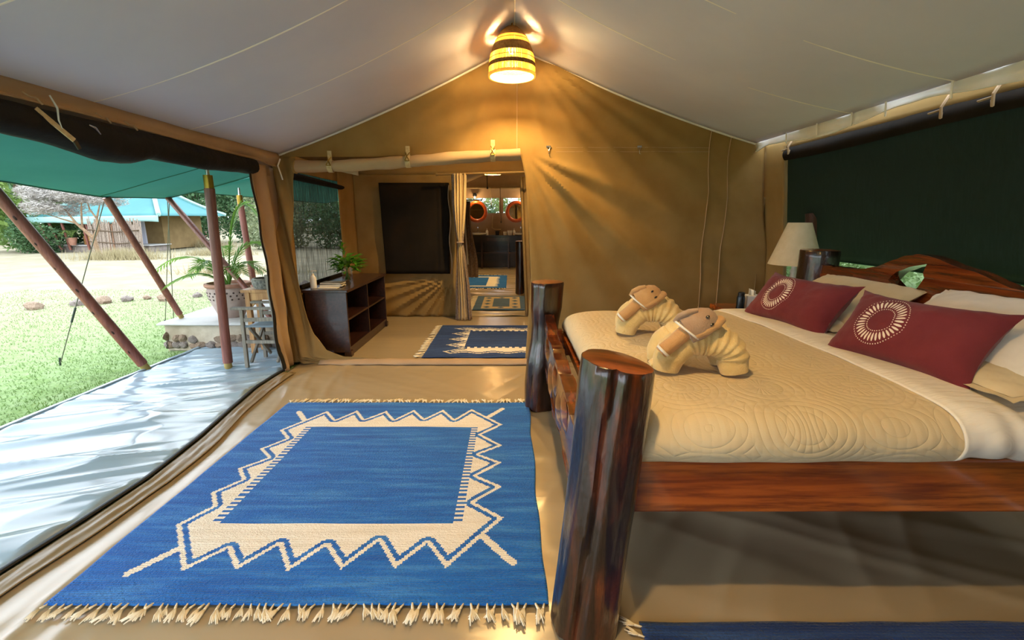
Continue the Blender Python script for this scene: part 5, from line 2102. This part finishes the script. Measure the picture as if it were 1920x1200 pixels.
tb_ = thing('side_table', 'pale wooden table behind the folding chair', 'table', (-2.5, 4.8, .01))
MB().bb(-2.76, -2.26, 4.66, 4.91, .665, .695).build('top', M['pine'], tb_, smooth=False, bev=.004)
for x in (-2.70, -2.30):
    for y in (4.69, 4.88):
        MB().bb(x - .024, x + .024, y - .022, y + .022, .01, .665).build('leg', M['pine'], tb_, smooth=False, bev=.003)
for y in (4.69, 4.88):
    MB().bb(-2.70, -2.30, y - .01, y + .01, .59, .665).build('apron', M['pine'], tb_, smooth=False)
MB().prism([[(-2.68, .59), (-2.60, .59), (-2.68, .50)]], lambda a, b, t: (a, t, b), 4.685, 4.70).build('bracket', M['pine'], tb_, smooth=False)
bk_ = thing('basket', 'grey patterned basket on the pale table', 'basket', (-2.55, 4.79, .695))
MB().lathe([(0, 0), (.10, 0), (.115, .05), (.12, .10), (.112, .10), (.105, .05), (.09, .012), (0, .012)], 20, (-2.55, 4.79, .695), wob=lambda a, z: 1 + .25 * abs(math.cos(a)) ** 4 * abs(math.sin(a + .8))).build('body', M['basket'], bk_)
MB().tube([(-2.55 + .118 * math.cos(a), 4.79 + .118 * math.sin(a), .798) for a in [2 * math.pi * i / 24 for i in range(25)]], .008, 6, caps=False).build('rim', M['grey_wood'], bk_)

# ------------------------------------------------------------------ neighbouring tent far across the field
nb = thing('neighbour_tent', 'teal-roofed safari tent on a stone base across the field', 'tent', (-18, 22.7, 0))
NX0, NX1, NY0, NY1, NE = -21.0, -15.3, 20.6, 25.4, 1.55
RZ_ = 3.1
ra, rb_ = (-19.0, 23.0, RZ_), (-17.2, 23.0, RZ_)
cs = [(NX0, NY0, NE - .1), (NX1, NY0, NE - .02), (NX1, NY1, NE), (NX0, NY1, NE)]


def sagtri(a, b, c, d, sag):
    return lambda u, v: tuple(Vector(a).lerp(Vector(b), u).lerp(Vector(d).lerp(Vector(c), u), v) - Vector((0, 0, sag * math.sin(math.pi * v))))


mb = MB()
mb.grid(sagtri(cs[0], cs[1], rb_, ra, .15), 12, 8)
mb.grid(sagtri(cs[1], cs[2], rb_, rb_, .15), 12, 8)
mb.grid(sagtri(cs[2], cs[3], ra, rb_, .15), 12, 8)
mb.grid(sagtri(cs[3], cs[0], ra, ra, .15), 12, 8)
mb.build('roof', M['roof_teal'], nb, solid=.02)
mb = MB()
mb.grid(lambda u, v: (lerp(NX0, NX1, u), NY0 - .05 - .02 * v, lerp(NE - .1, NE - .02, u) + .02 - .30 * v + .05 * math.sin(u * 9) * v), 20, 3)
mb.build('eave_flap', M['roof_pale'], nb, solid=.015)
for a, b in ((ra, cs[0]), (rb_, cs[1]), (rb_, cs[2])):
    MB().tube([tuple(Vector(a).lerp(Vector(b), k / 8) + Vector((0, 0, .05 - .15 * math.sin(math.pi * k / 8)))) for k in range(9)], .09, 6).build('roof_rib', M['roof_pale'], nb)
MB().bb(-20.0, -16.4, 22.2, 25.0, 0, 1.6).build('tent_body', M['canvas_dark'], nb, smooth=False)
MB().bb(-18.4, -18.0, 22.1, 22.2, 0.25, 1.5).build('door_panel', M['canvas'], nb, smooth=False)
MB().bb(-17.6, -17.2, 22.1, 22.2, 0.25, 1.5).build('door_panel', M['liner'], nb, smooth=False)
MB().bb(-20.6, -16.2, 20.9, 22.2, -.15, .22).build('stone_base', M['stone'], nb, smooth=False, bev=.03)
MB().bb(-20.7, -16.1, 20.85, 22.2, .22, .26).build('base_top', M['mat_white'], nb, smooth=False)
for x, l in ((-20.4, .25), (-20.0, .2), (-19.6, .05), (-18.75, 0), (-18.5, .1), (-17.9, -.05)):
    MB().tube([(x, 20.8, .05), (x - l * 1.3, 20.65, 1.5)], .05, 8).build('pole', M['pole'], nb)
MB().bb(-19.3, -18.6, 21.2, 21.7, .25, .65).build('bench', M['pine'], nb, smooth=False)
rf_ = thing('reed_fence', 'grey reed screen beside the teal-roofed tent', 'fence', (-17, 20.4, 0))
rr5 = random.Random(8)
for j in range(78):
    x = lerp(-18.25, -15.85, j / 77)
    h = 1.25 + .25 * nz(j * .3, 1) + rr5.uniform(-.1, .14)
    mb = MB()
    y = 20.35 - .25 * ss(-16.8, -15.9, x) + rr5.uniform(-.03, .03)
    mb.tube([(x, y, -.1), (x + rr5.uniform(-.05, .05) + .05, y, h)], .024, 5)
    mb.build('reed', M['reed2'] if 25 < j < 36 and j % 2 else M['reed'], rf_)
for z in (.35, .85):
    MB().tube([(-18.25, 20.3, z + .1), (-17, 20.3, z), (-15.85, 20.05, z + .08)], .025, 5).build('rail', M['bark_dark'], rf_)
fp = thing('potted_plant', 'orange pot with yellow-green palm before the teal-roofed tent', 'potted plant', (-19.4, 20.75, .26))
MB().lathe([(0, 0), (.11, 0), (.17, .28), (.18, .33), (0, .32)], 16, (-19.4, 20.75, .26)).build('pot', M['terracotta'], fp)
for k in range(7):
    frond(fp, (-19.4, 20.75, .56), k * .9, .4, .4, .2, M['fol_a'], 10, .28)
wt = thing('water_tank', 'small blue tank far off among the bushes', 'tank', (-26.3, 39, .9))
MB().bb(-27.2, -25.6, 38.5, 39.6, 1.15, 1.75).build('tank', M['tank'], wt, smooth=False, bev=.05)
MB().bb(-27.1, -25.7, 38.6, 39.5, -.1, 1.15).build('stand', M['grey_wood'], wt, smooth=False)

# ------------------------------------------------------------------ trees and bushes
def foliage_mesh(name, n, leaf, seed, mat, clumps=26, flatz=1.0, thin=False):
    r_ = random.Random(seed)
    cl = []
    for k in range(clumps):
        while True:
            p = Vector((r_.uniform(-1, 1), r_.uniform(-1, 1), r_.uniform(-1, 1)))
            if p.length < 1:
                break
        p = p.normalized() * (p.length ** .5) * .78
        cl.append((p, r_.uniform(.22, .38)))
    vs_, fs = [], []
    for k in range(n):
        c, cr = cl[r_.randrange(clumps)]
        d = Vector((r_.gauss(0, 1), r_.gauss(0, 1), r_.gauss(0, 1))).normalized() * cr * r_.uniform(.7, 1.05)
        p = c + d
        p.z *= flatz
        t = Vector((r_.gauss(0, 1), r_.gauss(0, 1), r_.gauss(0, .6))).normalized()
        b = t.cross(Vector((r_.gauss(0, 1), r_.gauss(0, 1), r_.gauss(0, 1)))).normalized()
        l = leaf * r_.uniform(.6, 1.3)
        w = l * (.12 if thin else .45)
        i = len(vs_)
        vs_ += [p - t * l, p + b * w, p + t * l, p - b * w]
        fs.append((i, i + 1, i + 2, i + 3))
    me = bpy.data.meshes.new(name)
    me.from_pydata([tuple(v_) for v_ in vs_], [], fs)
    me.materials.append(mat)
    return me


FM = {'d': foliage_mesh('foliage', 5200, .05, 6, M['fol_d']), 'a': foliage_mesh('foliage', 5200, .055, 1, M['fol_a']), 'b': foliage_mesh('foliage', 5200, .05, 2, M['fol_b']), 'c': foliage_mesh('foliage', 5200, .05, 3, M['fol_c']), 'g': foliage_mesh('foliage', 6500, .085, 4, M['fol_grey'], 34, .8, True)}


def make_tree(name, label, kind, c, rad_, group=None, trunk=True, cat='tree'):
    root = thing(name, label, cat, (c[0], c[1], -.1), group)
    o = bpy.data.objects.new('foliage', FM[kind])
    COL.objects.link(o)
    o.parent = root
    o.location = (0, 0, c[2] + .1)
    o.scale = rad_
    o.rotation_euler = (0, 0, rnd.uniform(0, 6))
    if trunk:
        h = c[2]
        MB().tube([(c[0], c[1], -.15), (c[0] + .05, c[1], h * .5), (c[0], c[1] + .05, h)], [.16, .12, .08], 8).build('trunk', M['bark_dark'], root)
    return root


make_tree('leafy_tree', 'tall yellow-green tree at the far left of the field', 'a', (-22.2, 21.5, 2.9), (2.6, 2.4, 3.0))
make_tree('leafy_bush', 'dark green bush low at the far left of the field', 'b', (-20.6, 20.6, .9), (1.3, 1.2, 1.1), None, False, 'bush')
make_tree('leafy_bush', 'green bush between the yellow-green tree and the neighbour tent', 'b', (-20.9, 23.2, 1.5), (1.6, 1.5, 1.9), None, False, 'bush')
make_tree('leafy_bush', 'bright bush left of the teal-roofed tent', 'a', (-19.4, 24.8, .8), (1.1, 1.2, 1.1), None, False, 'bush')
FILL = [(-33, 30, 3.2, 'b'), (-29.5, 29, 3.2, 'a'), (-26.5, 28.5, 3.4, 'b'), (-23.6, 28, 3.3, 'b'), (-21.2, 27.6, 3.0, 'c'), (-18.8, 28.5, 3.2, 'b'), (-16.4, 30, 3.0, 'b')]
for x, y, z, k in FILL:
    make_tree('leafy_tree', {'a': 'yellow-green', 'b': 'dark green', 'c': 'olive'}[k] + ' tree in the dense belt behind the teal-roofed tent', k, (x, y, z), (2.7, 2.2, 3.4), 'trees behind the teal-roofed tent')
for x, y, z, k in ((-31, 45, 1.6, 'c'), (-28, 46, 1.8, 'c'), (-25, 47, 1.6, 'c'), (-22, 47, 1.7, 'c'), (-19, 48, 1.6, 'c')):
    make_tree('leafy_bush', 'pale olive bush along the far right field edge', k, (x, y, z), (2.3, 2, 2.0), 'pale bushes at the field edge', False, 'bush')
for x, y, z, k in ((-37, 55, 4, 'b'), (-32, 56, 4.2, 'b'), (-27, 57, 4, 'c'), (-22, 57, 4.2, 'b'), (-17, 57, 4, 'b'), (-12, 57, 4, 'b')):
    make_tree('leafy_tree', {'b': 'dark green', 'c': 'olive'}[k] + ' tree in the distant belt beyond the pale bushes', k, (x, y, z), (4, 3, 4.2), 'distant trees beyond the field')
for x, y, z, k in ((-11.5, 23, 1.6, 'c'), (-8.6, 23.5, 1.8, 'b'), (-5.8, 24, 1.6, 'c'), (-2.6, 24, 1.7, 'b'), (.4, 24, 1.8, 'a'), (3.4, 24, 1.7, 'b')):
    make_tree('leafy_bush', {'a': 'yellow-green', 'b': 'dark green', 'c': 'olive'}[k] + ' bush seen through the gauze windows of the rooms beyond', k, (x, y, z), (2.2, 1.8, 2.1), 'bushes behind the rooms beyond', False, 'bush')
for x, y, z, k in ((7.4, 2.6, .9, 'd'), (7.8, 4.8, 1.0, 'd'), (7.5, 7.0, .9, 'd'), (7.9, 9.3, 1.0, 'd'), (7.6, 11.6, 1.0, 'd'), (8.2, 14, 1.2, 'd')):
    make_tree('leafy_bush', 'green bush glimpsed below the outer fly behind the headboard', k, (x, y, z), (1.5, 1.4, 1.3), 'bushes behind the headboard', False, 'bush')
# grey thorn tree with a forked tan trunk
th = thing('thorn_tree', 'grey leafless thorn tree with forked tan trunk in the field', 'tree', (-15.4, 17.5, -.1))
for pts, r0 in (([(-15.35, 17.5, -.15), (-15.5, 17.5, .3), (-15.55, 17.5, .75)], (.14, .12, .12)),
                ([(-15.55, 17.5, .70), (-15.85, 17.5, 1.0), (-16.1, 17.5, 1.25), (-16.5, 17.6, 1.75)], (.11, .09, .07, .04)),
                ([(-15.55, 17.5, .72), (-15.3, 17.5, 1.05), (-15.3, 17.5, 1.4), (-15.1, 17.5, 1.9)], (.11, .09, .06, .03)),
                ([(-15.9, 17.5, 1.05), (-15.8, 17.45, 1.5), (-15.75, 17.5, 2.0)], (.06, .05, .03)),
                ([(-15.3, 17.5, 1.4), (-15.5, 17.5, 1.75), (-15.55, 17.5, 2.1)], (.05, .04, .02)),
                ([(-16.1, 17.5, 1.25), (-16.6, 17.5, 1.4), (-17.2, 17.5, 1.6)], (.06, .04, .02))):
    MB().tube(pts, [q * .62 for q in r0], 8).build('branch', M['bark'], th)
for c, s in (((-16.9, 17.7, 1.95), (1.25, .8, .65)), ((-15.8, 17.6, 2.35), (1.0, .8, .55)), ((-17.3, 17.9, 2.5), (1.1, .8, .7)), ((-15.1, 17.8, 2.15), (.8, .6, .45))):
    o = bpy.data.objects.new('twigs', FM['g'])
    COL.objects.link(o)
    o.parent = th
    o.location = Vector(c) - ORG[th.name]
    o.scale = s
    o['kind'] = 'stuff'
